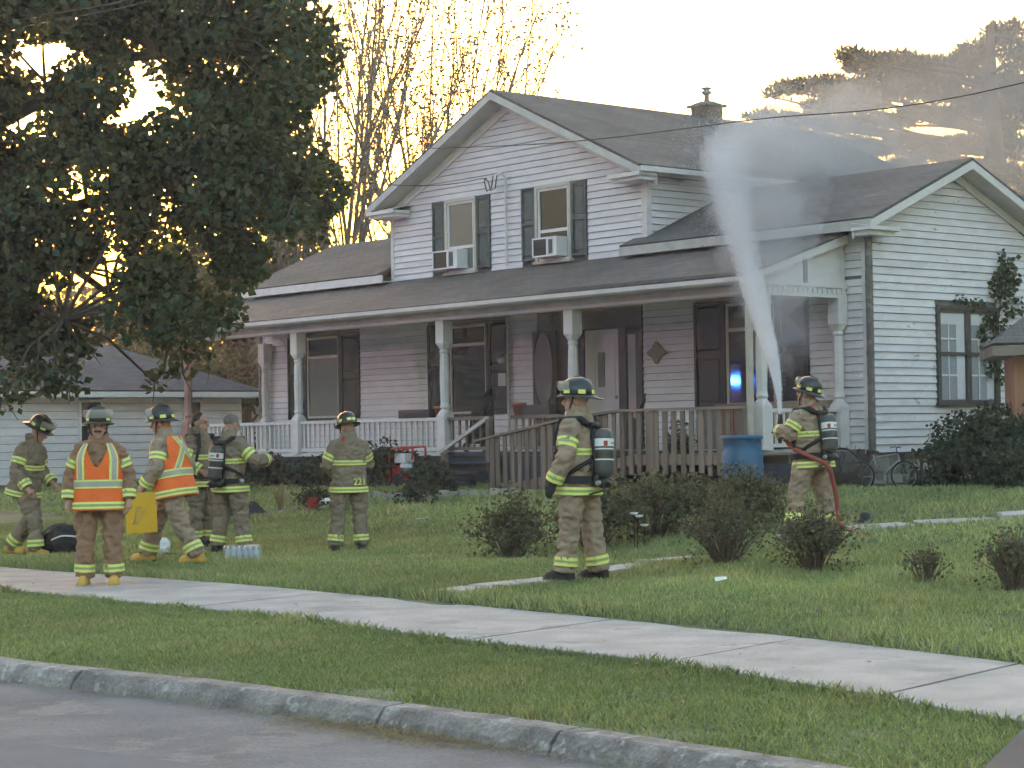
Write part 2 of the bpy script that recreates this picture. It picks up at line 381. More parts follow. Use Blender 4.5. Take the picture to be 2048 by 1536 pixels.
def clap_rows(wall, z0, z1, span, holes, put, m, nrows_from=None):
    """span(z)->(a0,a1); holes=[(a0,a1,z0,z1)]; put(a,z,depth)->point; one object per board"""
    z = z0
    while z < z1 - .03:
        zt = min(z + EXP + .002, z1 + .0); zm = z + EXP/2
        s0, s1 = span(z); u0, u1 = span(min(zt, z1 - .001))
        segs = [(s0, s1)]
        for h0, h1, hz0, hz1 in holes:
            if hz0 < zm < hz1:
                ns = []
                for a, b in segs:
                    if h1 <= a or h0 >= b: ns.append((a, b)); continue
                    if h0 > a + .02: ns.append((a, h0))
                    if h1 < b - .02: ns.append((h1, b))
                segs = ns
        for a, b in segs:
            at = max(a, u0) if a == s0 else a; bt = min(b, u1) if b == s1 else b
            if bt <= at: at = bt = (a + b)/2
            e = rnd.uniform(-.004, .004); th = .032 + rnd.uniform(-.003, .004)
            mbb = MB().hexa([put(a, z+e+.010, 0), put(b, z+e+.010, 0), put(b, z+e+.010, th), put(a, z+e+.010, th)], [put(at, zt, 0), put(bt, zt, 0), put(bt, zt, .007), put(at, zt, .007)])  # open gap bares the dark backing as a painted shadow line
            mbb.build('clapboard', m, wall)
        z += EXP

WY = 2.2; XL, XR = -17.2, .515; CX0, CX1 = -12.28, -4.61; CXM = -8.42; D1 = 11.0
Z0 = 1.08; ZW = 4.86; ZE = 6.20; WYB = 6.8
front = lambda x, z, d: (x, WY - d, z)
rightw = lambda y, z, d: (XR + d, y, z)
# front lower wall
wall = MB().box(XL, XR-.02, WY, WY+.12, Z0, ZW).build('front_wall', M['backing'], house)
holesF = [(-16.18,-13.44,1.86,3.82), (-11.1,-8.5,1.86,3.82), (-7.66,-4.74,1.15,3.82), (-3.44,-.74,1.15,3.82)]
clap_rows(wall, Z0+.06, 3.95, lambda z: (XL+.1, XR-.10), holesF, front, M['siding'])
clap_rows(wall, 3.95+.05, ZW-.15, lambda z: (CX1-.2, XR-.10), [], front, M['siding'])
# right gable wall
wr = MB().prism([(XR-.02, WY, Z0), (XR-.02, WYB, Z0), (XR-.02, WYB, ZW-.15), (XR-.02, 4.5, 5.78), (XR-.02, WY, ZW-.15)], (-.12, 0, 0)).build('side_wall', M['backing'], house)
def rspan(z):
    k = 0 if z < ZW-.15 else (z - (ZW-.15)) * (4.5 - WY) / (5.86 - (ZW-.15))
    return (WY + .02 + k, WYB - .02 - k)
clap_rows(wr, Z0, 5.74, rspan, [(3.93,5.66,1.87,3.58)], rightw, M['siding_worn'])
# second storey, street gable and right side
wg = MB().prism([(CX0, WY, 4.4), (CX1, WY, 4.4), (CX1, WY, ZE), (CXM, WY, 8.02), (CX0, WY, ZE)], (0, .12, 0)).build('gable_wall', M['backing'], house)
def gspan(z):
    k = 0 if z < ZE else (z - ZE) * (CXM - CX0) / (8.08 - ZE)
    return (CX0 + .1 + k, CX1 - .1 - k)
clap_rows(wg, 4.62, 7.98, gspan, [(-10.88,-9.0,4.72,6.34), (-8.07,-6.17,4.76,6.33)], front, M['siding'])
ws = MB().box(CX1-.12, CX1-.01, WY+.13, D1, 4.4, ZE).build('upper_side_wall', M['backing'], house)
clap_rows(ws, 4.66, ZE-.02, lambda z: (WY+.1, 7.6), [], lambda y, z, d: (CX1 + d - .01, y, z), M['siding'])
MB().box(CX0+.01, CX0+.12, WY+.13, D1, 4.4, ZE).build('upper_side_wall', M['backing'], house)
MB().prism([(CX0+.13, D1-.1, 1.0), (CX1-.13, D1-.1, 1.0), (CX1-.13, D1-.1, ZE), (CXM, D1-.1, 8.0), (CX0+.13, D1-.1, ZE)], (0, .08, 0)).build('back_wall', M['trim_dirty'], house)
MB().prism([(XL, WY+.13, Z0), (XL, WYB, Z0), (XL, WYB, ZW-.15), (XL, 4.5, 5.78), (XL, WY+.13, ZW-.15)], (.12, 0, 0)).build('side_wall', M['backing'], house)
MB().box(XL+.13, XR-.15, WYB-.1, WYB, Z0, ZW-.16).build('back_wall', M['trim_dirty'], house)
# corner boards
cb = MB()
cb.box(CX0, CX0+.1, WY-.034, WY-.001, 4.75, ZE); cb.build('corner_board', M['trim'], house)
MB().box(CX1-.1, CX1+.034, WY-.034, WY-.001, 4.86, ZE).build('corner_board', M['trim'], house)
MB().box(CX1+.001, CX1+.034, WY+.002, WY+.1, 4.86, ZE).build('corner_board', M['trim'], house)
MB().box(XL, XL+.1, WY-.034, WY-.001, Z0, 4.6).build('corner_board', M['trim'], house)
MB().box(XR-.1, XR+.01, WY-.034, WY-.001, Z0, ZW-.2).build('corner_board', M['trim'], house)
# brown downpipe on the right corner
m = MB(); m.tube([(XR+.055, WY-.03, .95), (XR+.055, WY-.03, 4.62)], .062, 10); m.tube([(XR+.055, WY-.03, 4.60), (XR+.05, WY-.2, 4.72), (XR+.05, WY-.36, 4.78)], .055, 10)
for z in (1.6, 2.7, 3.8): m.tube([(XR+.055, WY-.03, z), (XR+.055, WY-.03, z+.05)], .07, 10)
m.build('downpipe', M['pipe'], house)
# ---- foundation with separate stones
fd = MB().box(XL+.05, XR-.06, WY+.05, WYB-.05, .1, Z0).build('foundation', M['mortar'], house)
def stones(put, a0, a1, z0, z1, skip=None):
    z = z0
    while z < z1 - .05:
        h = min(rnd.uniform(.17, .27), z1 - z); a = a0
        if z1 - z - h < .08: h = z1 - z
        while a < a1:
            w = rnd.uniform(.28, .6); b = min(a + w, a1)
            if not (skip and skip[0] < (a+b)/2 < skip[1] and z + h/2 > skip[2]):
                j = lambda: rnd.uniform(.005, .03)
                q = [(a+j(), z+j()), (b-j(), z+j()), (b-j(), z+h-j()), (a+j(), z+h-j())]; dd = rnd.uniform(.02, .05)
                MB().hexa([put(x, y, -.02) for x, y in q], [put(.85*x + .15*(a+b)/2, .85*y + .15*(z+h/2), dd) for x, y in q]).build('stone', M['stone'], fd)
            a = b
        z += h
stones(lambda y, z, d: (XR - .06 + d, y, z), WY+.05, WYB-.1, .30, Z0-.01, (3.0, 3.58, .55))
# basement window
bw = MB().box(XR-.05, XR+.0, 3.03, 3.10, .58, 1.05).box(XR-.05, XR, 3.48, 3.55, .58, 1.05).box(XR-.05, XR, 3.10, 3.48, .58, .64).box(XR-.05, XR, 3.1, 3.48, .97, 1.05).build('basement_window', M['darkwood'], house)
MB().box(XR-.06, XR-.04, 3.09, 3.49, .62, .99).build('pane', M['glass_grey'], bw)

# ---- roofs
AZ = 8.26; EX0, EX1 = -12.53, -4.28; EZ = AZ - .468*(CXM - EX0)
RY0, RY1 = 1.72, 11.4
main_roof = uv_sheet('main_roof', [[(EX1, RY0, EZ), (EX1, RY1, EZ), (CXM, RY1, AZ), (CXM, RY0, AZ)], [(EX0, RY1, EZ), (EX0, RY0, EZ), (CXM, RY0, AZ), (CXM, RY1, AZ)]], M['roof'], house, .05)
WZ = 6.06; WEZ = 4.90; WR = .95; WYM = 4.5; WF, WB = 1.78, 7.22
wing_roof = uv_sheet('wing_roof', [[(CX1+.04, WF, WEZ), (WR, WF, WEZ), (WR, WYM, WZ), (CX1+.04, WYM, WZ)], [(WR, WB, WEZ), (CX1+.04, WB, WEZ), (CX1+.04, WYM, WZ), (WR, WYM, WZ)]], M['roof'], house, .05)
wing_roof2 = uv_sheet('wing_roof', [[(-17.65, WF, WEZ), (CX0-.04, WF, WEZ), (CX0-.04, WYM, WZ), (-17.65, WYM, WZ)], [(CX0-.04, WB, WEZ), (-17.65, WB, WEZ), (-17.65, WYM, WZ), (CX0-.04, WYM, WZ)]], M['roof_brown'], house, .05)
uv_sheet('wing_roof', [[(CX1-.30, WF, WEZ), (CX1+.04, WF, WEZ), (CX1+.04, WY-.06, WEZ+.155), (CX1-.30, WY-.06, WEZ+.155)]], M['roof'], house, .05)
PEZ, PTZ, PY = 3.93, 4.76, -.42
porch_roof = uv_sheet('porch_roof', [[(-17.25, PY, PEZ), (.18, PY, PEZ), (.18, WY-.01, PTZ), (-17.25, WY-.01, PTZ)]], M['roof_brown'], house, .04)
# ragged shingle tabs along the wet end of the porch eave
for k in range(44):
    x = -4.6 + k * .108 + rnd.uniform(-.02, .02)
    MB().hexa([(x, PY-.03-rnd.uniform(0, .03), PEZ-.012), (x+.085, PY-.03-rnd.uniform(0, .03), PEZ-.012), (x+.085, PY+.2, PEZ+.070), (x, PY+.2, PEZ+.070)],
              [(x, PY-.03, PEZ+.004), (x+.085, PY-.03, PEZ+.004), (x+.085, PY+.2, PEZ+.082), (x, PY+.2, PEZ+.082)]).build('shingle', M['roof_brown'], porch_roof)
# rake boards, soffits, returns
sl = .468
m = MB()
for sgn, ex in ((1, EX1), (-1, EX0)):
    m.prism([(CXM, RY0-.012, AZ-.055), (ex, RY0-.012, EZ-.055), (ex, RY0-.012, EZ-.20), (CXM, RY0-.012, AZ-.20)], (0, .03, 0))
m.build('rake_board', M['soffit'], house)
m = MB()
for ex in (EX1, EX0):
    m.prism([(CXM, RY0+.02, AZ-.18), (ex, RY0+.02, EZ-.18), (ex, RY0+.02, EZ-.195), (CXM, RY0+.02, AZ-.195)], (0, WY-RY0-.05, 0))
m.build('soffit', M['soffit'], house)
m = MB()
for a, b in ((CXM, EX1), (CXM, EX0)):   # frieze board on the wall under the rake
    m.prism([(CXM, WY-.05, AZ-.20), (b, WY-.05, EZ-.20), (b, WY-.05, EZ-.38), (CXM, WY-.05, AZ-.40)], (0, .018, 0))
m.build('frieze_board', M['trim'], house)
for x0, x1 in ((EX0, EX0+.95), (EX1-.85, EX1)):
    m = MB(); m.box(x0, x1, RY0-.015, WY-.04, EZ-.20, EZ-.14); m.prism([(x0, RY0-.015, EZ-.14), (x1, RY0-.015, EZ-.14), (x1, WY-.04, EZ-.02), (x0, WY-.04, EZ-.02)], (0, 0, .012))
    m.box(x0+.04, x1-.04, RY0+.05, WY-.04, EZ-.27, EZ-.202); m.build('eave_return', M['trim'], house)
# eave boxes and gutters
MB().box(EX1-.03, EX1+.07, RY0+.02, RY1, EZ-.13, EZ-.035).build('gutter', M['trim'], house)
MB().box(CX1+.04, EX1-.03, RY0+.5, RY1-.1, EZ-.15, EZ-.13).build('soffit', M['soffit'], house)
MB().box(EX0-.06, EX0+.03, RY0+.02, RY1, EZ-.13, EZ-.035).build('gutter', M['trim'], house)
def eave_box(x0, x1, m2):
    MB().box(x0, x1, WF-.012, WF+.03, WEZ-.19, WEZ-.03).build('fascia', m2, house)
    MB().box(x0, x1, WF+.03, WY-.03, WEZ-.17, WEZ-.15).build('soffit', M['soffit'], house)
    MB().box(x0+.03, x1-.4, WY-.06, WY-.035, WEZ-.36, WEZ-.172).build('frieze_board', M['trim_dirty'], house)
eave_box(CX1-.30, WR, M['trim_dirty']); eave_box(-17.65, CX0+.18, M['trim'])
m = MB()
for ey in (WF, WB):
    m.prism([(WR-.02, WYM, WZ-.055), (WR-.02, ey, WEZ-.055), (WR-.02, ey, WEZ-.19), (WR-.02, WYM, WZ-.19)], (.03, 0, 0))
m.build('rake_board', M['trim'], house)
m = MB()
for ey in (WF, WB):
    m.prism([(WR-.03, WYM, WZ-.17), (WR-.03, ey, WEZ-.17), (WR-.03, ey, WEZ-.185), (WR-.03, WYM, WZ-.185)], (-(WR-XR-.05), 0, 0))
m.build('soffit', M['soffit'], house)
m = MB()
for ey, wy in ((WF, WY), (WB, WYB)):
    m.prism([(XR+.04, WYM, WZ-.19), (XR+.04, ey, WEZ-.19), (XR+.04, ey, WEZ-.33), (XR+.04, WYM, WZ-.35)], (.018, 0, 0))
m.build('frieze_board', M['trim'], house)
m = MB(); m.box(XR+.03, WR+.012, WF-.015, WF+.75, WEZ-.20, WEZ-.15); m.prism([(WR+.012, WF-.015, WEZ-.15), (WR+.012, WF+.75, WEZ-.15), (XR+.03, WF+.75, WEZ-.08), (XR+.03, WF-.015, WEZ-.08)], (0,0,.012))
m.box(XR+.03, WR-.06, WF+.04, WF+.68, WEZ-.28, WEZ-.202); m.build('eave_return', M['trim'], house)
for x0, x1 in ((-17.66,-17.62),):
    MB().prism([(x0, WF, WEZ-.19), (x0, WYM, WZ-.19), (x0, WYM, WZ-.04), (x0, WF, WEZ-.04)], (.03,0,0)).build('rake_board', M['trim'], house)
# chimney
ch = MB().box(CXM-.24, CXM+.24, 7.58, 8.06, 7.9, 8.46).build('chimney', M['brick'], house)
MB().box(CXM-.31, CXM+.31, 7.51, 8.13, 8.46, 8.51).hexa([(CXM-.27, 7.55, 8.51), (CXM+.27, 7.55, 8.51), (CXM+.27, 8.09, 8.51), (CXM-.27, 8.09, 8.51)], [(CXM-.12, 7.7, 8.59), (CXM+.12, 7.7, 8.59), (CXM+.12, 7.94, 8.59), (CXM-.12, 7.94, 8.59)]).build('chimney_cap', M['mortar'], ch)
MB().lathe([(.06,8.55),(.055,8.72),(.06,8.73),(.12,8.78),(.12,8.80),(.07,8.83),(.07,8.85),(.12,8.87),(.12,8.89),(.02,8.91)], 14, (CXM, 7.82, 0)).build('flue_pipe', M['steel'], ch, True)

# ---- porch
DECKZ = 1.17
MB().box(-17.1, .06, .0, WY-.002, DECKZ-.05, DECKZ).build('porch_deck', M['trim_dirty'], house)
MB().box(-17.12, -7.75, -.04, -.005, DECKZ-.06, DECKZ+.005).build('deck_edge', M['trim'], house)
MB().box(-7.75, .09, -.04, -.005, DECKZ-.06, DECKZ+.005).build('deck_edge', M['skirt'], house)
for k, (z0, z1) in enumerate(((.98, 1.10), (.85, .975))): MB().box(-17.05, .05, .02, .05, z0, z1).build('skirt_board', M['skirt'], house)
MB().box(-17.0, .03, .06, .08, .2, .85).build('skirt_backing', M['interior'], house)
m = MB()     # diagonal lattice
for k in range(120):
    x = -17.0 + k * .105
    if x < -6.9:
        m.beam((x, .035, .40), (x+.44, .035, .84), .02, .012); m.beam((x+.44, .050, .40), (x, .050, .84), .02, .012)
lat = m.build('lattice', M['skirt'], house)
for k in range(5): MB().box(-6.9, -.05, .03-.004*k, .055-.004*k, .28 + .13*k, .40 + .13*k).build('skirt_board', M['skirt'], house)
MB().box(.04, .07, .1, WY-.1, .3, 1.10).build('skirt_board', M['skirt'], house)
# beam, gutter, soffit
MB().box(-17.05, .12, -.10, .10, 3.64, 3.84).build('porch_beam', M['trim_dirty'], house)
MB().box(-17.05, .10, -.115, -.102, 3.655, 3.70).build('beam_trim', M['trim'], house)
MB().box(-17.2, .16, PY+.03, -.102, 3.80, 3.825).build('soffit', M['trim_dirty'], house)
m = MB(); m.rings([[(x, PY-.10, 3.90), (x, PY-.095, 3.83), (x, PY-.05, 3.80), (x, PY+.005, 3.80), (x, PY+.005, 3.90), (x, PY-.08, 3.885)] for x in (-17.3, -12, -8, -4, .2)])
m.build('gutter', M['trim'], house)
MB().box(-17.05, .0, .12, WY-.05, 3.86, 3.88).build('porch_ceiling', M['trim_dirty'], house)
# right end of the porch: frieze, rake, pediment panel
m = MB().box(-.10, .10, .10, WY-.05, 3.66, 3.80).box(-.11, .13, -.09, WY-.04, 3.80, 3.86).box(.10, .115, .1, WY-.05, 3.64, 3.70)
m.build('end_frieze', M['trim'], house)
for k in range(16): MB().box(.102, .122, .22 + k*.12, .28 + k*.12, 3.705, 3.785).build('dentil', M['trim'], house)
m = MB().prism([(.07, -.1, 3.86), (.07, WY-.04, 3.86), (.07, WY-.04, 4.66), (.07, -.1, 3.93)], (-.03,0,0)); m.build('pediment_panel', M['trim'], house)
m = MB().prism([(.17, PY, PEZ-.045), (.17, WY-.02, PTZ-.045), (.17, WY-.02, PTZ-.20), (.17, PY, PEZ-.14)], (-.04,0,0)); m.build('rake_board', M['trim'], house)
MB().box(.075, .10, 1.12, 1.20, 3.865, 4.30).build('pediment_strut', M['pipe'], house)
MB().prism([(-17.22, PY, PEZ-.045), (-17.22, WY-.02, PTZ-.045), (-17.22, WY-.02, PTZ-.2), (-17.22, PY, PEZ-.14)], (.03,0,0)).build('rake_board', M['trim'], house)
# turned posts
def post(x, y, m2):
    if x < -16.5 and y < .5: m2 = M['redlit_post']  # left corner post has the red light painted in
    def sq(w, z): return [(x + w*a, y + w*b, z) for a, b in ((-1,-1),(0,-1),(1,-1),(1,0),(1,1),(0,1),(-1,1),(-1,0))]
    def ci(r, z): return [(x + r*math.cos(q), y + r*math.sin(q), z) for q in [math.radians(225 + 45*k) for k in range(8)]]
    m = MB().rings([sq(.115, DECKZ), sq(.115, 1.86), ci(.10, 1.95), ci(.075, 1.98), ci(.10, 2.02), ci(.082, 2.10), ci(.095, 2.5), ci(.085, 2.95), ci(.075, 3.02), ci(.095, 3.06), ci(.08, 3.10), sq(.115, 3.22), sq(.115, 3.64)])
    return m.build('porch_post', m2, house)
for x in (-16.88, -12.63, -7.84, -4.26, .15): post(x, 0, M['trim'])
post(.0, WY-.16, M['trim']); post(-16.88, WY-.16, M['trim'])
# rails and balusters
def rail(a, b, m2, z0=1.24, z1=1.80, n=None, hoff=0, cap='rail', bn='baluster', parent=house, w=.04, sp=.165):
    a = Vector(a); b = Vector(b); L = (b - a).length; d = (b - a)/L
    for z, h, ww in ((z1, .06, .11), (z0, .06, .06)):
        MB().beam(a + Vector((0,0,z)), b + Vector((0,0,z)), ww, h).build('hand_rail' if z == z1 else 'bottom_rail', m2, parent)
    n = n or int(L / sp); me = None
    for k in range(n):
        p = a + d * L * (k + .5) / n
        if me is None:
            me = MB().box(-w/2, w/2, -w/2, w/2, z0+.03, z1-.03).mesh('baluster'); me.materials.append(m2)
        o = link('baluster', me, None, parent); o.location = p; o.rotation_euler = (0, 0, math.atan2(d.y, d.x)); 
rail((-16.76, 0, 0), (-12.75, 0, 0), M['trim']); rail((-12.51, 0, 0), (-7.96, 0, 0), M['trim'])
rail((.10, .12, 0), (.0, WY-.28, 0), M['trim']); rail((-16.88, .12, 0), (-16.88, WY-.28, 0), M['trim'])
rail((-7.72, 0, 0), (-6.5, 0, 0), M['oldwood_h'], sp=.19); rail((-5.9, 0, 0), (-4.4, 0, 0), M['oldwood_h'], sp=.17)

# ---- windows and doors
def window(x0, x1, z0, z1, zr, gm, casing, sash, plane='f', dark_top=True):
    P = (lambda a, z, d: front(a, z, d)) if plane == 'f' else rightw
    def bx(a0, a1, b0, b1, d0, d1):
        p = [P(a0, b0, d0), P(a1, b1, d1)]
        return tuple(sorted((p[0][0], p[1][0]))) + tuple(sorted((p[0][1], p[1][1]))) + tuple(sorted((p[0][2], p[1][2])))
    c = .07; m = MB()
    for q in ((x0, x0+c, z0, z1), (x1-c, x1, z0, z1), (x0+c, x1-c, z1-c, z1)): m.box(*bx(*q, .001, .065))
    o = m.build('window', casing, house)
    MB().box(*bx(x0-.03, x1+.03, z0-.05, z0, .001, .11)).build('sill', casing, o)
    m = MB(); s = .05
    for q in ((x0+c, x0+c+s, z0, z1-c), (x1-c-s, x1-c, z0, z1-c), (x0+c+s, x1-c-s, z0, z0+s), (x0+c+s, x1-c-s, z1-c-s, z1-c), (x0+c+s, x1-c-s, zr-.03, zr+.03)): m.box(*bx(*q, .002, .040))
    m.build('sash', sash, o)
    MB().box(*bx(x0+c+s-.01, x1-c-s+.01, z0+s-.01, zr-.025, .004, .012)).build('pane', gm, o)
    MB().box(*bx(x0+c+s-.01, x1-c-s+.01, zr+.025, z1-c-s+.01, .004, .012)).build('pane', M['glass'] if dark_top else gm, o)
    return o
def shutter(x0, x1, z0, z1, m2):
    m = MB(); f = .045
    for q in ((x0, x0+f, z0, z1), (x1-f, x1, z0, z1), (x0+f, x1-f, z0, z0+f), (x0+f, x1-f, z1-f, z1), (x0+f, x1-f, (z0+z1)/2-f/2, (z0+z1)/2+f/2)):
        m.box(q[0], q[1], WY-.055, WY-.018, q[2], q[3])
    o = m.build('shutter', m2, house)
    MB().box(x0+.01, x1-.01, WY-.02, WY-.012, z0+.01, z1-.01).build('backing', m2, o)
    for a_, b_ in ((z0+.09, (z0+z1)/2-.07), ((z0+z1)/2+.07, z1-.09)): MB().hexa([(x0+.07,WY-.021,a_),(x1-.07,WY-.021,a_),(x1-.07,WY-.021,b_),(x0+.07,WY-.021,b_)], [(x0+.10,WY-.036,a_+.03),(x1-.10,WY-.036,a_+.03),(x1-.10,WY-.036,b_-.03),(x0+.10,WY-.036,b_-.03)]).build('panel', m2, o)
window(-15.48, -14.13, 1.92, 3.78, 3.27, M['glass_grey'], M['doorsurround'], M['frame'])
shutter(-14.12, -13.46, 1.90, 3.76, M['shutter']); shutter(-16.15, -15.50, 1.90, 3.76, M['shutter'])
window(-10.42, -9.12, 1.92, 3.78, 3.32, M['glass'], M['doorsurround'], M['frame'])
shutter(-9.11, -8.52, 1.90, 3.76, M['shutter']); shutter(-11.07, -10.44, 1.90, 3.76, M['shutter'])
window(-2.72, -1.42, 1.92, 3.78, 3.25, M['glass'], M['doorsurround'], M['frame'])
shutter(-3.42, -2.74, 1.90, 3.78, M['shutter']); shutter(-1.40, -.76, 1.90, 3.76, M['shutter'])
w1 = window(-10.43, -9.44, 4.80, 6.30, 5.30, M['glass_grey'], M['frame'], M['trim'], dark_top=False)
shutter(-10.85, -10.44, 4.84, 6.29, M['shutter_grey']); shutter(-9.43, -9.02, 4.84, 6.28, M['shutter_grey'])
w2 = window(-7.64, -6.61, 4.82, 6.30, 5.40, M['glass'], M['frame'], M['trim'])
shutter(-8.05, -7.65, 4.86, 6.29, M['shutter_grey']); shutter(-6.60, -6.19, 4.86, 6.28, M['shutter_grey'])
def aircon(x0, x1, z0, z1, label):
    o = thing('window_air_conditioner', label, 'air conditioner', hw((x0+x1)/2, WY-.30, z0), HA, 'window air conditioners')
    w = (x1-x0)/2; h = z1-z0; m = MB().box(-w, w, .02, .28, 0, h); m.build('case', M['white'], o)
    m = MB().box(-w, w, -.0, .02, 0, .03).box(-w, w, 0, .02, h-.03, h).box(-w, -w+.03, 0, .02, .03, h-.03).box(w-.03, w, 0, .02, .03, h-.03).box(.16*w, .30*w, 0, .02, .03, h-.03); m.build('front_frame', M['white'], o)
    m = MB()
    for k in range(9): m.box(-w+.03, .16*w, .008, .02, .035 + k*(h-.07)/9, .035 + (k+.55)*(h-.07)/9)
    m.build('grille', M['shutter'], o); MB().box(-w+.03, .16*w, .0185, .0195, .03, h-.03).build('grille_back', M['shutter'], o)
    MB().box(.34*w, .62*w, .006, .02, .05, h-.05).build('vent', M['shutter_grey'], o)
aircon(-10.55, -9.75, 4.86, 5.24, 'white air conditioner tilted in the left upper window')
aircon(-7.46, -6.76, 4.88, 5.25, 'white air conditioner set straight in the right upper window')
# right gable double window
gw = window(3.93, 5.66, 1.90, 3.56, 2.74, M['glass_curtain'], M['darkwood'], M['darkwood'], plane='r', dark_top=False)
MB().box(XR-.01, XR+.06, 4.74, 4.86, 1.92, 3.50).build('mullion', M['darkwood'], gw)
for y0 in (4.06, 4.90):
    MB().box(XR+.020, XR+.027, y0+.20, y0+.23, 1.96, 3.30).box(XR+.020, XR+.027, y0, y0+.45, 2.98, 3.01).box(XR+.020, XR+.027, y0, y0+.45, 2.36, 2.39).build('muntin', M['trim'], gw)
    MB().box(XR+.013, XR+.018, y0+.44, y0+.66, 1.97, 3.30).build('curtain', M['curtain'], gw)
    MB().box(XR+.013, XR+.019, y0-.02, y0+.66, 3.24, 3.44).build('valance', M['curtain'], gw)
# door with surround, transom and sidelight
ds = MB().box(-6.45, -6.31, WY-.05, WY-.002, DECKZ+.01, 3.44).box(-5.37, -5.16, WY-.05, WY-.002, DECKZ+.01, 3.44).box(-4.90, -4.75, WY-.05, WY-.002, DECKZ+.01, 3.44).box(-6.45, -4.75, WY-.05, WY-.002, 3.44, 3.80).build('door_surround', M['doorsurround'], house)
MB().box(-7.22, -6.45, WY-.03, WY-.002, DECKZ+.01, 3.80).build('surround_panel', M['doorsurround'], ds)
MB().box(-5.16, -4.90, WY-.03, WY-.01, DECKZ+.02, 3.44).build('sidelight_panel', M['doorsurround'], ds)
MB().box(-5.13, -4.93, WY-.036, WY-.031, 1.75, 3.30).build('sidelight', M['glass_curtain'], ds)
dr = MB().box(-6.30, -5.38, WY-.03, WY-.003, DECKZ+.02, 3.42).build('front_door', M['door'], house)
for a, b, c, d in ((-6.2,-5.9,1.35,1.95),(-5.78,-5.48,1.35,1.95),(-6.2,-6.02,2.1,3.3),(-5.66,-5.48,2.1,3.3)): MB().box(a, b, WY-.038, WY-.031, c, d).build('panel', M['door'], dr)
MB().box(-5.94, -5.76, WY-.040, WY-.031, 2.35, 3.0).build('door_glass', M['glass_grey'], dr)
MB().ball((-5.44, WY-.06, 2.15), .035).build('handle', M['steel'], dr)
# barn-star style plaque on the wall, a cross with rounded arms
m = MB()
pl = []
for k in range(32):
    a = 2*math.pi*k/32; r = .135 + .075*abs(math.cos(2*a))**3; pl.append((-4.38 + 1.15*r*math.cos(a), WY-.05, 2.93 + r*math.sin(a)))
pq = tag(MB().prism(pl, (0, .02, 0)).build('wall_plaque', M['tanfab']), 'small tan cross shaped plaque on the wall right of the front door', 'plaque'); pq.matrix_world = HM
# meter, conduit, mast, weather head
mt = MB().tube([(-8.47, WY-.09, 1.3), (-8.47, WY-.09, 3.80)], .03, 8).build('conduit', M['frame'], house)
MB().lathe([(.0,0),(.10,.01),(.10,.1),(.08,.14),(.0,.15)], 14).xf(Matrix.Translation((-8.62, WY-.05, 2.98)) @ Matrix.Rotation(R(90), 4, 'X')).build('electric_meter', M['steel'], house, True)
MB().box(-8.72, -8.50, WY-.14, WY-.04, 2.45, 2.70).build('meter_box', M['frame'], house)
m = MB().tube([(-8.47, WY-.09, 4.80), (-8.47, WY-.09, 6.56), (-8.50, WY-.16, 6.64), (-8.56, WY-.22, 6.60)], [.028,.028,.04,.03], 8); m.build('service_mast', M['trim'], house)
m = MB()
for dx in (0, .12): m.tube([(-8.56-dx, WY-.22, 6.60), (-8.60-dx, WY-.24, 6.35), (-8.78-dx, WY-.2, 6.32), (-8.86-dx, WY-.2, 6.52), (-8.95, WY-.2, 6.58)], .012, 6)
m.build('drip_loop', M['wire'], house)
# beige downspout at the porch corner
m = MB().tube([(.08, -.20, 1.45), (.08, -.20, 3.55), (.06, -.3, 3.72), (.06, -.45, 3.80)], .06, 10).tube([(.08, -.20, 1.32), (.08, -.20, 1.47)], [.04, .06], 10)
m.build('downspout', M['beige'], house)
m = MB().tube([(-17.22, WY-.06, 1.0), (-17.22, WY-.06, 4.0), (-17.25, WY-.3, 4.3)], .05, 8); m.build('downspout', M['pipe'], house)
# red-brown pilaster/downpipe near the left end

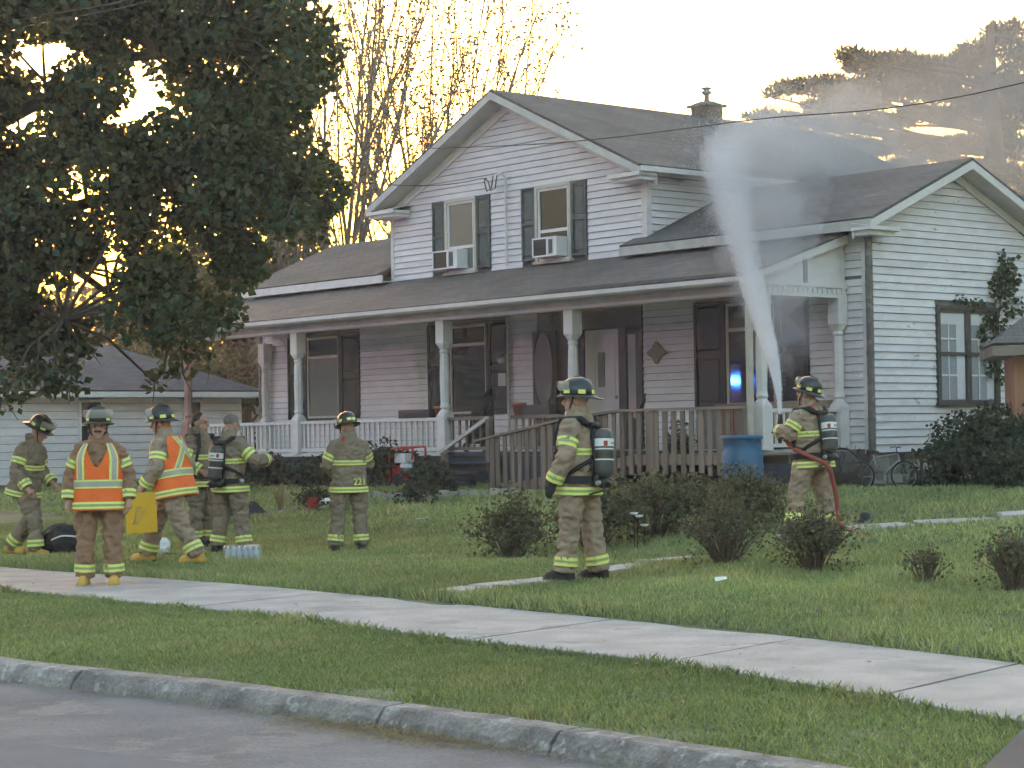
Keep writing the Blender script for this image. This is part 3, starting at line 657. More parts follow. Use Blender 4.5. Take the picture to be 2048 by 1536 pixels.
# ------------------------------------------------------------------ vegetation
MAPLE=[(-8.06,29.23,8.85,0.42),(-7.62,29.23,9.03,0.40),(-7.57,29.03,8.98,0.32),(-6.95,27.50,8.53,0.30),(-6.53,25.82,8.09,0.34),(-6.74,28.55,8.66,0.32),(-6.54,27.70,8.44,0.32),(-6.01,25.81,7.94,0.46),(-6.73,28.90,8.72,0.35),(-5.44,25.76,7.99,0.45),(-5.92,28.05,8.57,0.45),(-5.11,25.58,8.00,0.32),(-5.01,25.11,7.88,0.35),(-5.02,26.39,8.27,0.35),(-5.45,28.65,8.85,0.38),(-4.53,25.07,7.82,0.46),(-4.50,24.91,7.78,0.42),(-4.33,26.52,8.29,0.39),(-4.66,29.29,8.99,0.33),(-4.51,28.35,8.75,0.45),(-3.76,27.27,8.39,0.42),(-3.49,25.31,7.89,0.42),(-3.71,29.25,8.76,0.31),(-3.35,26.40,8.05,0.40),(-7.17,25.56,7.65,0.31),(-6.74,25.92,7.76,0.40),(-7.46,28.68,8.44,0.37),(-6.32,24.95,7.63,0.38),(-6.94,29.26,8.67,0.40),(-6.76,28.50,8.48,0.32),(-5.99,26.19,7.90,0.37),(-5.68,26.93,7.91,0.38),(-5.38,26.70,7.94,0.32),(-5.35,26.57,7.91,0.46),(-4.93,26.39,7.82,0.31),(-4.87,26.08,7.75,0.43),(-4.99,28.44,8.38,0.41),(-4.64,28.11,8.20,0.34),(-4.47,27.08,7.95,0.42),(-4.25,27.85,8.24,0.39),(-4.11,27.96,8.20,0.37),(-4.21,28.64,8.37,0.40),(-3.59,28.27,8.32,0.43),(-3.36,26.45,7.88,0.43),(-3.34,29.30,8.47,0.38),(-7.83,28.47,8.02,0.39),(-7.68,27.93,7.89,0.37),(-7.44,28.19,7.94,0.30),(-6.74,25.55,7.33,0.37),(-6.98,27.77,7.97,0.31),(-6.79,27.02,7.79,0.34),(-6.28,25.65,7.49,0.33),(-6.11,24.97,7.33,0.37),(-5.95,25.92,7.44,0.44),(-5.69,24.80,7.18,0.36),(-6.26,28.71,8.13,0.36),(-5.45,24.97,7.26,0.40),(-5.72,27.53,7.82,0.45),(-5.95,28.65,8.07,0.37),(-4.80,25.47,7.31,0.40),(-5.17,27.45,7.77,0.45),(-5.06,29.00,8.12,0.30),(-4.42,25.31,7.27,0.39),(-4.81,28.99,8.24,0.36),(-4.45,26.83,7.73,0.34),(-4.60,29.32,8.09,0.45),(-4.33,27.60,7.70,0.34),(-3.62,26.30,7.51,0.46),(-3.73,27.11,7.70,0.35),(-3.50,26.88,7.73,0.35),(-3.71,28.47,8.11,0.43),(-3.58,29.20,8.16,0.43),(-3.18,25.95,7.42,0.34),(-3.02,27.66,7.69,0.38),(-3.04,27.83,7.73,0.40),(-7.56,27.29,7.53,0.37),(-7.34,26.50,7.36,0.42),(-7.12,26.94,7.52,0.45),(-7.66,28.97,7.98,0.39),(-7.09,27.51,7.46,0.41),(-7.16,27.77,7.52,0.38),(-6.81,28.80,7.84,0.33),(-6.20,26.19,7.26,0.43),(-6.24,26.83,7.29,0.35),(-6.62,28.47,7.65,0.45),(-5.96,27.14,7.44,0.35),(-5.60,25.52,7.08,0.39),(-5.75,28.65,7.87,0.43),(-5.60,27.92,7.70,0.30),(-5.32,28.10,7.51,0.31),(-5.15,29.28,7.96,0.41),(-4.47,25.43,7.10,0.35),(-4.36,26.75,7.41,0.33),(-4.52,27.73,7.62,0.31),(-3.98,25.07,6.98,0.39),(-4.49,28.29,7.69,0.44),(-4.04,27.62,7.52,0.38),(-4.27,29.21,7.87,0.36),(-3.74,27.77,7.49,0.38),(-3.92,29.08,7.77,0.39),(-3.04,25.99,7.19,0.42),(-3.18,27.23,7.47,0.32),(-2.78,25.64,7.09,0.41),(-3.02,27.88,7.58,0.31),(-7.37,26.32,6.89,0.43),(-6.99,24.94,6.61,0.42),(-7.55,28.00,7.42,0.34),(-7.36,28.66,7.34,0.32),(-7.12,27.74,7.15,0.36),(-6.43,26.44,7.03,0.36),(-6.19,25.44,6.82,0.43),(-6.54,28.80,7.40,0.38),(-6.26,27.59,7.15,0.39),(-5.34,24.96,6.69,0.33),(-5.34,24.99,6.70,0.44),(-5.51,27.01,7.03,0.44),(-5.66,27.71,7.17,0.37),(-4.91,25.55,6.87,0.36),(-5.11,26.61,7.10,0.44),(-4.67,25.56,6.84,0.35),(-4.74,25.91,6.91,0.38),(-5.02,29.21,7.43,0.41),(-4.81,27.97,7.17,0.38),(-3.94,26.17,6.98,0.41),(-4.25,28.23,7.42,0.33),(-3.91,29.38,7.66,0.36),(-3.49,26.27,7.00,0.37),(-3.08,25.57,6.70,0.34),(-3.36,27.96,7.20,0.45),(-2.59,24.83,6.61,0.31),(-6.89,25.24,6.46,0.31),(-7.92,29.02,7.21,0.38),(-6.54,25.04,6.52,0.36),(-6.55,25.08,6.53,0.34),(-6.34,24.98,6.45,0.46),(-6.51,25.64,6.58,0.38),(-5.16,25.81,6.52,0.30),(-5.09,26.57,6.70,0.40),(-5.40,28.21,7.02,0.45),(-4.31,26.27,6.69,0.31),(-4.67,28.43,7.12,0.43),(-4.07,25.95,6.64,0.31),(-4.21,26.81,6.82,0.39),(-3.64,25.03,6.47,0.33),(-3.80,26.14,6.69,0.36),(-3.81,28.34,7.04,0.39),(-3.90,29.01,7.17,0.40),(-3.32,28.64,7.05,0.40),(-3.39,29.29,7.18,0.42),(-2.77,26.60,6.72,0.32),(-2.74,27.98,7.01,0.35),(-2.46,25.10,6.44,0.42),(-8.14,28.84,6.95,0.45),(-7.81,27.68,6.73,0.34),(-6.62,24.86,6.13,0.39),(-7.63,28.69,6.86,0.42),(-7.24,28.13,6.71,0.37),(-7.51,29.21,6.91,0.43),(-5.92,29.36,6.80,0.40),(-5.10,25.29,6.06,0.43),(-4.44,26.65,6.40,0.33),(-4.17,26.48,6.43,0.42),(-4.08,25.94,6.33,0.36),(-4.19,28.79,6.66,0.40),(-3.57,27.10,6.55,0.31),(-3.53,29.03,6.92,0.33),(-3.47,28.55,6.83,0.35),(-2.98,28.56,6.63,0.36),(-2.60,24.85,5.96,0.38),(-2.45,26.29,6.37,0.30),(-2.45,26.27,6.37,0.36),(-8.13,29.14,6.46,0.41),(-6.99,26.51,6.10,0.39),(-6.33,25.17,5.87,0.31),(-6.66,26.47,6.10,0.39),(-6.96,29.17,6.51,0.34),(-6.72,28.17,6.34,0.31),(-6.57,29.02,6.49,0.41),(-5.50,25.78,5.91,0.38),(-6.19,29.01,6.47,0.34),(-4.96,24.81,5.78,0.36),(-5.12,25.64,5.92,0.40),(-4.49,28.97,6.44,0.33),(-4.06,26.24,5.97,0.34),(-3.94,27.77,6.18,0.42),(-3.67,25.86,5.86,0.31),(-3.68,28.22,6.27,0.37),(-3.13,26.22,5.99,0.34),(-2.63,24.94,5.67,0.32),(-2.89,27.44,6.09,0.40),(-2.71,27.84,6.35,0.41),(-2.74,28.23,6.42,0.31),(-7.61,27.83,6.08,0.45),(-7.26,27.04,5.86,0.32),(-6.54,25.51,5.72,0.40),(-6.49,25.29,5.69,0.42),(-6.24,29.34,6.14,0.32),(-5.38,25.28,5.49,0.31),(-5.80,28.00,6.06,0.42),(-5.22,25.19,5.60,0.36),(-3.91,25.14,5.44,0.42),(-3.82,27.05,5.90,0.36),(-3.99,28.27,6.10,0.45),(-3.71,28.08,6.06,0.43),(-3.63,27.51,5.97,0.35),(-3.01,25.04,5.44,0.37),(-3.12,25.92,5.58,0.41),(-2.99,27.04,5.89,0.46),(-3.03,27.34,5.94,0.36),(-7.04,24.88,5.21,0.34),(-7.62,26.95,5.53,0.36),(-7.80,29.38,6.07,0.37),(-7.18,27.02,5.70,0.31),(-6.95,27.19,5.50,0.31),(-6.81,26.65,5.42,0.42),(-5.62,24.97,5.23,0.30),(-6.40,28.42,5.75,0.37),(-5.67,26.58,5.43,0.46),(-5.75,28.47,5.69,0.37),(-5.94,29.37,5.82,0.46),(-4.35,25.60,5.30,0.37),(-4.27,25.15,5.23,0.36),(-3.78,24.89,5.13,0.43),(-4.45,29.32,5.79,0.40),(-4.29,29.21,5.94,0.30),(-3.80,28.34,5.75,0.36),(-3.82,28.44,5.77,0.32),(-3.00,25.22,5.15,0.32),(-3.31,27.82,5.53,0.36),(-3.17,29.34,5.88,0.34),(-2.97,27.47,5.60,0.34),(-7.39,26.77,5.37,0.38),(-7.19,27.15,5.24,0.31),(-7.05,26.61,5.16,0.36),(-7.20,27.88,5.46,0.45),(-6.86,26.54,5.26,0.38),(-7.05,29.44,5.50,0.35),(-6.26,26.91,5.15,0.42),(-6.34,27.29,5.21,0.36),(-6.11,28.70,5.55,0.32),(-5.63,26.45,5.23,0.38),(-5.12,25.08,5.05,0.31),(-5.39,26.41,5.24,0.32),(-5.35,28.48,5.52,0.42),(-4.89,26.03,5.17,0.43),(-4.65,25.95,5.13,0.34),(-5.18,28.92,5.54,0.37),(-4.11,25.04,5.04,0.42),(-4.50,27.44,5.38,0.30),(-4.63,28.90,5.42,0.31),(-4.42,27.57,5.24,0.32),(-3.65,25.84,5.04,0.45),(-3.58,25.32,4.97,0.31),(-3.49,26.96,5.32,0.40),(-3.75,28.99,5.61,0.42),(-3.13,25.37,4.96,0.42),(-2.89,29.04,5.43,0.37),(-2.54,25.53,4.95,0.33),(-7.07,25.17,4.84,0.37),(-7.79,27.72,5.18,0.40),(-7.54,28.03,5.20,0.37),(-7.40,27.49,5.13,0.45),(-7.03,27.32,5.07,0.44),(-7.05,27.41,5.09,0.41),(-6.34,26.18,4.80,0.32),(-6.03,26.04,4.87,0.40),(-5.59,28.77,5.28,0.39),(-4.86,25.03,4.78,0.46),(-4.72,26.03,4.79,0.37),(-4.78,26.35,4.83,0.32),(-4.98,28.89,5.13,0.31),(-4.52,26.22,4.79,0.33),(-4.12,27.18,4.88,0.32),(-3.97,27.46,5.05,0.35),(-3.66,25.31,4.77,0.38),(-3.22,25.28,4.60,0.42),(-3.22,25.34,4.61,0.39),(-3.31,26.86,4.78,0.34),(-3.38,27.39,4.85,0.46),(-2.63,27.78,4.90,0.45),(-2.49,26.33,4.72,0.43),(-7.60,26.88,4.56,0.45),(-7.77,27.50,4.64,0.38),(-7.24,27.01,4.62,0.42),(-7.41,27.64,4.69,0.32),(-6.49,25.28,4.42,0.46),(-6.53,25.43,4.44,0.33),(-7.08,28.83,4.90,0.33),(-6.90,28.08,4.81,0.32),(-5.73,25.05,4.48,0.42),(-5.80,25.37,4.52,0.42),(-4.99,26.37,4.47,0.44),(-4.81,25.42,4.36,0.37),(-5.06,27.88,4.62,0.42),(-5.12,28.22,4.66,0.30),(-4.57,27.91,4.78,0.37),(-4.31,28.24,4.73,0.38),(-4.30,28.14,4.72,0.40),(-3.49,24.81,4.44,0.43),(-4.00,28.43,4.87,0.43),(-3.45,25.36,4.42,0.33),(-4.00,29.38,4.89,0.44),(-3.25,26.61,4.49,0.40),(-3.16,25.88,4.41,0.34),(-3.17,28.29,4.72,0.38),(-3.00,26.84,4.55,0.35),(-2.63,28.36,4.79,0.37),(-2.59,28.02,4.75,0.31),(-8.00,28.40,4.64,0.32),(-7.60,26.95,4.48,0.37),(-6.56,24.92,4.15,0.43),(-7.48,28.41,4.53,0.40),(-7.22,28.80,4.53,0.40),(-6.24,24.90,4.11,0.44),(-6.25,26.40,4.36,0.32),(-6.29,26.54,4.38,0.31),(-6.09,26.21,4.39,0.42),(-6.18,26.63,4.43,0.33),(-5.50,25.82,4.13,0.36),(-5.73,26.92,4.24,0.37),(-5.12,28.89,4.49,0.45),(-4.35,28.15,4.41,0.37),(-4.12,28.00,4.47,0.42),(-3.78,25.70,4.22,0.39),(-2.70,24.83,4.15,0.32),(-2.91,26.80,4.36,0.32),(-2.87,28.72,4.47,0.35),(-7.79,27.63,4.25,0.42),(-7.62,27.05,4.19,0.43),(-7.29,27.32,4.00,0.33),(-7.15,26.80,3.95,0.37),(-7.19,28.64,4.29,0.31),(-6.86,27.32,4.16,0.34),(-6.78,28.23,4.15,0.37),(-6.32,26.31,3.97,0.44),(-5.76,25.38,3.94,0.38),(-5.71,25.19,3.92,0.40),(-5.81,27.21,4.03,0.38),(-5.74,26.88,4.00,0.32),(-5.80,27.97,4.15,0.34),(-5.43,26.16,3.97,0.31),(-5.34,29.24,4.35,0.31),(-4.83,26.41,4.07,0.33),(-3.42,25.87,3.82,0.35),(-3.45,26.04,3.83,0.43),(-7.51,26.86,3.77,0.44),(-7.33,26.24,3.72,0.36),(-7.14,26.90,3.73,0.42),(-6.63,24.99,3.57,0.32),(-6.34,25.18,3.51,0.40),(-6.58,26.14,3.59,0.41),(-6.50,26.36,3.71,0.41),(-6.70,27.20,3.78,0.44),(-5.80,25.63,3.60,0.38),(-5.09,28.83,3.76,0.46),(-4.49,25.41,3.49,0.42),(-4.26,25.61,3.61,0.37),(-4.86,29.18,3.91,0.36),(-3.79,28.65,3.90,0.41),(-3.44,25.95,3.66,0.38),(-7.16,26.08,3.50,0.38),(-6.86,25.01,3.41,0.34),(-7.05,26.94,3.38,0.31),(-6.64,25.37,3.27,0.33),(-6.27,25.11,3.35,0.32),(-7.36,29.48,3.68,0.42),(-6.19,26.00,3.29,0.33),(-5.17,29.09,3.51,0.39),(-4.72,26.60,3.34,0.39),(-4.61,26.95,3.52,0.32),(-4.30,25.18,3.39,0.34),(-4.54,28.73,3.42,0.42),(-4.36,27.58,3.34,0.35),(-7.75,27.55,3.27,0.35),(-7.95,28.23,3.31,0.33),(-7.38,28.11,3.32,0.42),(-7.11,27.09,3.25,0.44),(-6.50,25.68,3.02,0.37),(-6.93,27.36,3.13,0.32),(-6.54,27.25,3.20,0.43),(-6.29,26.22,3.13,0.39),(-4.59,25.28,3.00,0.45),(-4.52,24.90,2.97,0.38),(-4.37,25.56,3.13,0.36),(-4.97,29.08,3.36,0.31),(-3.94,24.90,2.94,0.34),(-4.13,26.12,3.01,0.44),(-3.93,27.08,3.16,0.32),(-4.05,27.94,3.22,0.42),(-6.30,26.00,2.87,0.42),(-5.89,26.00,2.93,0.42),(-5.54,26.00,2.89,0.33),(-6.27,25.60,2.51,0.38),(-5.94,25.80,2.54,0.40),(-5.52,25.60,2.62,0.30),(-6.14,25.30,2.15,0.26),(-6.24,25.20,2.00,0.20),(-5.63,25.40,2.27,0.26),(-5.48,25.40,2.18,0.18),(-5.86,25.30,2.21,0.16),(-5.37,25.80,2.69,0.20),(-4.69,27.00,3.26,0.30),(-4.45,27.20,3.07,0.28),(-4.91,27.50,3.63,0.32),(-4.20,27.00,2.95,0.20),(-4.40,26.60,2.71,0.20),(-4.08,26.60,2.61,0.18),(-4.47,26.40,2.41,0.16),(-4.60,26.40,2.22,0.14),(-4.24,26.40,2.34,0.13),(-3.92,26.60,2.44,0.10),(-5.12,27.50,3.10,0.18)]
PINE=[(9.62,57.21,11.96,0.39,0.22),(10.44,58.70,11.96,0.86,0.31),(11.30,58.68,11.98,0.86,0.31),(12.08,59.02,11.85,0.86,0.32),(13.21,60.55,12.14,0.89,0.37),(13.59,59.25,12.30,0.58,0.38),(14.18,59.26,12.73,0.38,0.49),(14.69,59.23,12.86,0.38,0.40),(14.17,56.38,11.62,0.55,0.41),(8.70,58.68,11.34,0.79,0.23),(8.06,58.72,11.31,0.49,0.20),(7.19,55.37,10.59,0.22,0.11),(9.41,59.53,11.62,0.52,0.20),(9.32,56.36,10.79,0.82,0.25),(10.58,57.95,11.18,1.13,0.34),(11.75,58.14,11.13,1.13,0.34),(12.86,59.33,11.16,0.72,0.23),(9.26,59.59,10.94,0.73,0.17),(9.97,57.81,10.60,0.85,0.20),(14.48,60.64,11.65,0.74,0.44),(14.47,57.66,10.86,0.56,0.56),(13.51,58.40,10.64,0.71,0.31),(14.83,60.95,10.65,0.74,0.45),(12.33,56.94,10.18,0.69,0.19),(12.11,59.28,10.66,0.72,0.17),(8.09,60.74,10.73,0.74,0.18),(6.99,55.51,10.10,0.24,0.11),(7.08,59.66,10.65,0.20,0.09),(8.71,58.91,10.36,0.86,0.23),(9.75,58.24,10.17,0.85,0.23),(11.18,59.74,10.45,0.87,0.20),(11.83,60.16,9.84,0.88,0.23),(11.53,55.88,8.96,0.82,0.19),(12.95,57.92,9.50,0.71,0.25),(13.84,58.69,9.60,0.72,0.31),(14.68,59.19,9.51,0.58,0.43),(11.05,60.75,9.79,0.74,0.21),(10.01,59.82,9.82,0.73,0.20),(12.80,59.97,8.99,0.88,0.15),(13.04,55.39,8.39,0.68,0.27),(14.32,57.56,8.51,0.56,0.34),(13.94,60.48,8.59,0.74,0.21),(14.86,60.68,8.08,0.74,0.33),(8.94,59.54,9.94,0.58,0.20),(11.06,57.00,8.84,0.56,0.14)]
def leaf_cloud(name, blobs, per, size, m, parent, seed=1, flat=1.0, droop=.35, tint=(.75,1.25), aspect=.8, surf=.5, up=None, warm=.15):
    """many small kite shaped leaves spread through ellipsoids (x,y,z,rx,ry,rz)"""
    g = np.random.default_rng(seed); C = []; 
    for b in blobs:
        b = list(b)
        if len(b) == 4: b = b[:3] + [b[3]]*3
        vol = (b[3]*b[4]*b[5])**(1/3.); n = max(3, int(per * (vol/.4)**2))
        d = g.normal(size=(n, 3)); d /= np.linalg.norm(d, axis=1)[:, None]
        r = g.random(n)**(1/3.)*(1-surf) + surf*(.75 + .35*g.random(n))
        C.append(np.array(b[:3]) + d * r[:, None] * np.array(b[3:6]))
    C = np.concatenate(C); n = len(C)
    if up is None:
        t = g.normal(size=(n, 3)); t[:, 2] = t[:, 2]*.6 - droop
    else:
        t = g.normal(size=(n, 3))*.55 + np.array(up)
    t /= np.linalg.norm(t, axis=1)[:, None]
    a = g.normal(size=(n, 3)); s = np.cross(t, a); s /= np.linalg.norm(s, axis=1)[:, None]
    nn = np.cross(t, s); L = (size * (.65 + .7*g.random(n)))[:, None]
    V = np.stack([C, C + t*L*.45 + s*L*aspect*.5 + nn*L*.08, C + t*L, C + t*L*.45 - s*L*aspect*.5 + nn*L*.08], 1).reshape(-1, 3)
    F4 = np.arange(n*4).reshape(-1, 4)
    br = g.uniform(*tint, n); hu = g.normal(0, warm, n)
    col = np.stack([br*(1 + hu), br, br*(1 - hu*.5), np.ones(n)], 1)
    return np_mesh(name, V, F4, 4, m, parent, np.repeat(np.clip(col, .1, 3), 4, axis=0))

LM = dict(
    maple=leafmat('maple leaf', (.058,.084,.044), .30, tcol=(.12,.14,.03)),
    spring=leafmat('young spring leaf', (.10,.095,.045), .4, tcol=(.15,.12,.04)),
    pine=leafmat('pine needle', (.050,.072,.062), .04), dark=leafmat('dense green leaf', (.036,.052,.022), .4, tcol=(.10,.10,.02)),
    red=leafmat('red plum leaf', (.075,.022,.022), .35), shrub=leafmat('bronze shrub leaf', (.115,.120,.065), .3, tcol=(.13,.13,.055)),
    box=leafmat('evergreen shrub leaf', (.042,.064,.034), .25), vine=leafmat('ivy leaf', (.07,.10,.045), .3),
    grass=leafmat('grass blade', (.265,.345,.145), .35, .5, tcol=(.26,.33,.11)), straw=leafmat('dry grass', (.36,.30,.17), .3))

# --- big maple on the left, trunk outside the frame
tree = thing('maple_tree', 'large dark leafy maple with branches hanging over the left yard', 'tree', (-9.3, 27.6, 0))
tb_ = Vector((-9.3, 27.6, 0))
m = MB(); m.tube([(0,0,gz(-9.3,27.6)-.3), (0,0,.4), (.1,.05,1.6), (.15,.1,3.0), (.3,0,4.6), (.3,.1,7.0), (.5,.2,9.5)], [.55,.42,.36,.33,.28,.2,.1], 12)
m.build('trunk', M['bark'], tree, True)
limb_pts = []; m = MB()
for tgt, z0 in (((-2.9,27,4.6),2.9), ((-3.6,26.2,6.6),3.6), ((-4.4,27.5,8.2),4.4), ((-5.6,25.6,3.0),2.2), ((-6.8,26,7.6),4.8), ((-4.2,28.5,5.6),3.2), ((-6.5,28.8,6.2),3.8), ((-4.6,26.8,3.2),2.6), ((-7.2,25.4,5.0),3.4)):
    a = Vector((-9.15, 27.7, z0)); b = Vector(tgt); pts = []
    for k in range(8):
        q = k/7; p = a.lerp(b, q) + Vector((0, 0, .9*math.sin(math.pi*q)*(1 if k % 2 else .85))) + Vector((rnd.uniform(-.1,.1), rnd.uniform(-.1,.1), rnd.uniform(-.1,.1))) * (1 if 0 < k < 7 else 0)
        pts.append(p - tb_); limb_pts.append(p)
    m.tube(pts, [.16*(1-q/7*.85) for q in range(8)], 7)
m.build('limbs', M['bark'], tree, True)
m = MB()
for i, b in enumerate(MAPLE):
    c = Vector(b[:3]); q = min(limb_pts, key=lambda p: (p - c).length + (.6 if p.z > c.z + .8 else 0))
    if (q - c).length < 2.4:
        mid = q.lerp(c, .5) + Vector((rnd.uniform(-.15,.15), rnd.uniform(-.15,.15), .15))
        m.tube([q - tb_, mid - tb_, c - tb_, c - tb_ + Vector((rnd.uniform(-.2,.3), rnd.uniform(-.2,.2), -.25))], [.03,.02,.012,.005], 4)
m.build('twigs', M['bark'], tree)
leaf_cloud('crown', [(b[0]-tb_.x, b[1]-tb_.y, b[2]-tb_.z, b[3]*1.12, b[3]*1.12, b[3]*.85) for b in MAPLE], 185, .105, LM['maple'], tree, 3, aspect=.9, tint=(.6,1.45), surf=.3)

# --- sparse spring trees behind the house
def sparse_tree(name, label, base, h, seed, spread, nstem, leafn=3, lsize=.13, r0=.16, zsplit=.25, group=None):
    rr = random.Random(seed); o = thing(name, label, 'tree', base, 0, group); segs = MB(); tips = []; trunk = MB()
    trunk.tube([(0,0,-.3), (0,0,h*zsplit*.6), (.05,0,h*zsplit)], [r0*1.8, r0*1.4, r0*1.2], 9)
    def grow(p, d, L, r, depth):
        n = 4; pts = [p]; q = p.copy(); dd = d.copy()
        for k in range(n):
            dd = (dd + Vector((rr.uniform(-.10,.10), rr.uniform(-.10,.10), .05))).normalized(); q = q + dd * L/n; pts.append(q.copy())
        segs.tube(pts, [r*(1 - .42*k/n) for k in range(n + 1)], 5 if depth < 2 else 4, False)
        if depth >= 3 or L < .45: tips.append(q); return
        for k in range(1, n + 1):
            if depth >= 2: tips.append(pts[k])
            for _ in range(1 if rr.random() < (.86 if depth else 1) else 0):
                a = rr.uniform(0, 2*math.pi); s = rr.uniform(.28, .62); side = Vector((math.cos(a), math.sin(a)*.7, 0))
                grow(pts[k], (dd*math.cos(s) + side*math.sin(s) + Vector((0,0,.22))).normalized(), L*rr.uniform(.36, .58), r*.54*(1.15 - .1*k), depth + 1)
        grow(q, dd, L*.55, r*.5, depth + 1)
    for k in range(nstem):
        a = -spread + 2*spread*(k + .5)/nstem + rr.uniform(-.05, .05)
        grow(Vector((rr.uniform(-.1,.1), rr.uniform(-.2,.2), h*zsplit*rr.uniform(.5, 1))), Vector((math.sin(a), rr.uniform(-.2,.2), math.cos(a))).normalized(), h*.42*rr.uniform(.85, 1.1), r0*rr.uniform(.6, 1), 0)
    trunk.build('trunk', M['bark_pale'], o, True); segs.build('branches', M['bark_pale'], o, True, recalc=False)
    leaf_cloud('crown', [(*p, .16, .16, .16) for p in tips if rr.random() < .75], leafn*5.5, lsize, LM['spring'], o, seed, droop=-.1, aspect=.7)
    return o
sparse_tree('bare_tree', 'tall sparse budding tree with many thin stems left of the gable', (-4.6, 54, .8), 17.0, 21, .42, 10, 1.6, .11, .085, .2)
sparse_tree('bare_tree', 'tall sparse budding tree rising right behind the gable peak', (-2.0, 57, .8), 16.0, 34, .33, 11, 1.6, .11, .085, .2)
sparse_tree('bare_tree', 'low bushy budding tree glowing gold beside the left roof', (-6.0, 53, .8), 8.5, 5, .6, 6, 3, .12, .09)

# --- pines at the right
pine = thing('pine_tree', 'tall layered pine behind the right wing fading into mist', 'tree', (13.6, 58, .8))
m = MB(); m.tube([(0,0,-.3), (.1,0,4), (.2,0,8), (.1,0,10.5), (.2,0,12.2)], [.5,.4,.32,.22,.06], 9); m.build('trunk', M['bark'], pine, True)
m = MB()
for x, y, z, rx, rz in PINE:
    zz = z - .8 - abs(x - 13.6)*.22; m.tube([(0.1, 0, max(2.5, zz)), ((x-13.6)*.5, (y-58)*.5, zz + .55*(z-.8-zz)), (x-13.6, y-58, z-.8-rz*.4)], [.07,.05,.02], 5)
m.build('limbs', M['bark'], pine, True)
leaf_cloud('crown', [(x-13.6, y-58, z-.8, rx*1.05, rx*.8, rz) for x, y, z, rx, rz in PINE], 620, .19, LM['pine'], pine, 9, up=(0,0,.45), aspect=.30, tint=(.7,1.2), surf=.2)

# --- other background trees
def round_tree(name, label, x, y, z, w, h, lm, n=22, per=120, size=.16, seed=1, group=None, low=.25):
    g0 = gz(x, y); o = thing(name, label, 'tree', (x, y, g0), 0, group); rr = random.Random(seed)
    MB().tube([(0,0,-.3), (.05,0,h*.4), (.1,.1,h*.8)], [w*.05+.08, w*.04+.05, .04], 8).build('trunk', M['bark'], o, True)
    bl = []
    for k in range(n):
        a = rr.uniform(0, 2*math.pi); q = rr.random()**.5; zz = h*(low + (1-low)*rr.random()); wr = w*.5*math.sin(math.pi*min(1, max(.15, (zz/h - low*.6)/(1.05 - low*.6))))
        bl.append((q*wr*math.cos(a), q*wr*math.sin(a), zz, w*rr.uniform(.10,.19), w*rr.uniform(.10,.19), w*rr.uniform(.08,.14)))
    m = MB()
    for b in bl: m.tube([(0.03,0,max(h*.2, b[2]-w*.25)), (b[0]*.6, b[1]*.6, b[2]-w*.06), b[:3]], [.05,.03,.012], 4)
    m.build('limbs', M['bark'], o)
    leaf_cloud('crown', bl, per, size, lm, o, seed)
    return o
round_tree('leafy_tree', 'dark green tree between the maple and the left roof', -6.6, 57, 0, 5.5, 8.6, LM['dark'], 30, 60, .17, 3)
round_tree('leafy_tree', 'green tree just behind the left end of the porch', -10.2, 60, 0, 5, 6.8, LM['dark'], 26, 60, .17, 4)
round_tree('plum_tree', 'dark red leaved tree behind the grey garage roof', -8.0, 61, 0, 3.6, 4.9, LM['red'], 26, 60, .15, 6, low=.1)
for i, (x, y, w, h, lab) in enumerate(((-19, 88, 9, 7.2, 'broad low tree in the distant treeline under the sunset glow'), (-12.5, 90, 8, 8.0, 'rounded tree in the distant treeline above the garage roof'),
        (-25, 86, 9, 9.5, 'distant tree at the far left edge behind the maple'), (-4, 92, 10, 9.5, 'distant tree hidden low behind the left wing roof'), (21, 80, 9, 9, 'dark tree behind the right pine trunk'))):
    round_tree('distant_tree', lab, x, y, 0, w, h, LM['dark'], 34, 40, .3, 20 + i, 'distant treeline', low=.08)

# --- shrubs
def shrub(name, label, x, y, w, h, lm, twigs=40, per=60, n=26, size=.05, seed=1, group=None, zoff=0, cat='shrub', up=None):
    g0 = gz(x, y) + zoff; o = thing(name, label, cat, (x, y, g0), 0, group); rr = random.Random(seed); m = MB(); bl = []
    for k in range(twigs):
        a = rr.uniform(0, 2*math.pi); q = rr.random()**.6; tip = Vector((q*w/2*math.cos(a), q*w/2*math.sin(a), h*(1.02 - .42*q*q)*rr.uniform(.62, 1.08)))
        mid = Vector((tip.x*.45 + rr.uniform(-.04,.04), tip.y*.45, tip.z*.55)); m.tube([(tip.x*.12, tip.y*.12, -.05), mid, tip], [.010,.006,.0025], 4, False)
        bl += [(*tip, w*.075, w*.075, h*.08), (*mid.lerp(tip, .55), w*.08, w*.08, h*.09)]
        for _ in range(2):
            t2 = mid + Vector((rr.uniform(-.12,.12)*w, rr.uniform(-.12,.12)*w, rr.uniform(.1,.35)*h)); m.tube([mid, t2], [.005,.002], 3, False); bl.append((*t2, w*.07, w*.07, h*.07))
    m.build('stems', M['twig'], o, recalc=False)
    if lm is LM['shrub']:
        for k in range(int(twigs*.9)):
            a = rr.uniform(0, 2*math.pi); q = rr.uniform(.35, 1); x2, y2, z2 = q*w*.5*math.cos(a), q*w*.5*math.sin(a), h*rr.uniform(.05, .5)
            bl.append((x2, y2, z2, w*.07, w*.07, h*.07))
    if lm is LM['box']:
        for k in range(int(twigs*1.5)):
            a = rr.uniform(0, 2*math.pi); q = rr.random()**.5; bl.append((q*w*.46*math.cos(a), q*w*.46*math.sin(a), h*rr.random()*.75*(1.1 - q*q*.5), w*.09, w*.09, h*.10))
    leaf_cloud('foliage', bl, per, size, lm, o, seed, droop=-.2, tint=(.6,1.4), up=up)
    return o
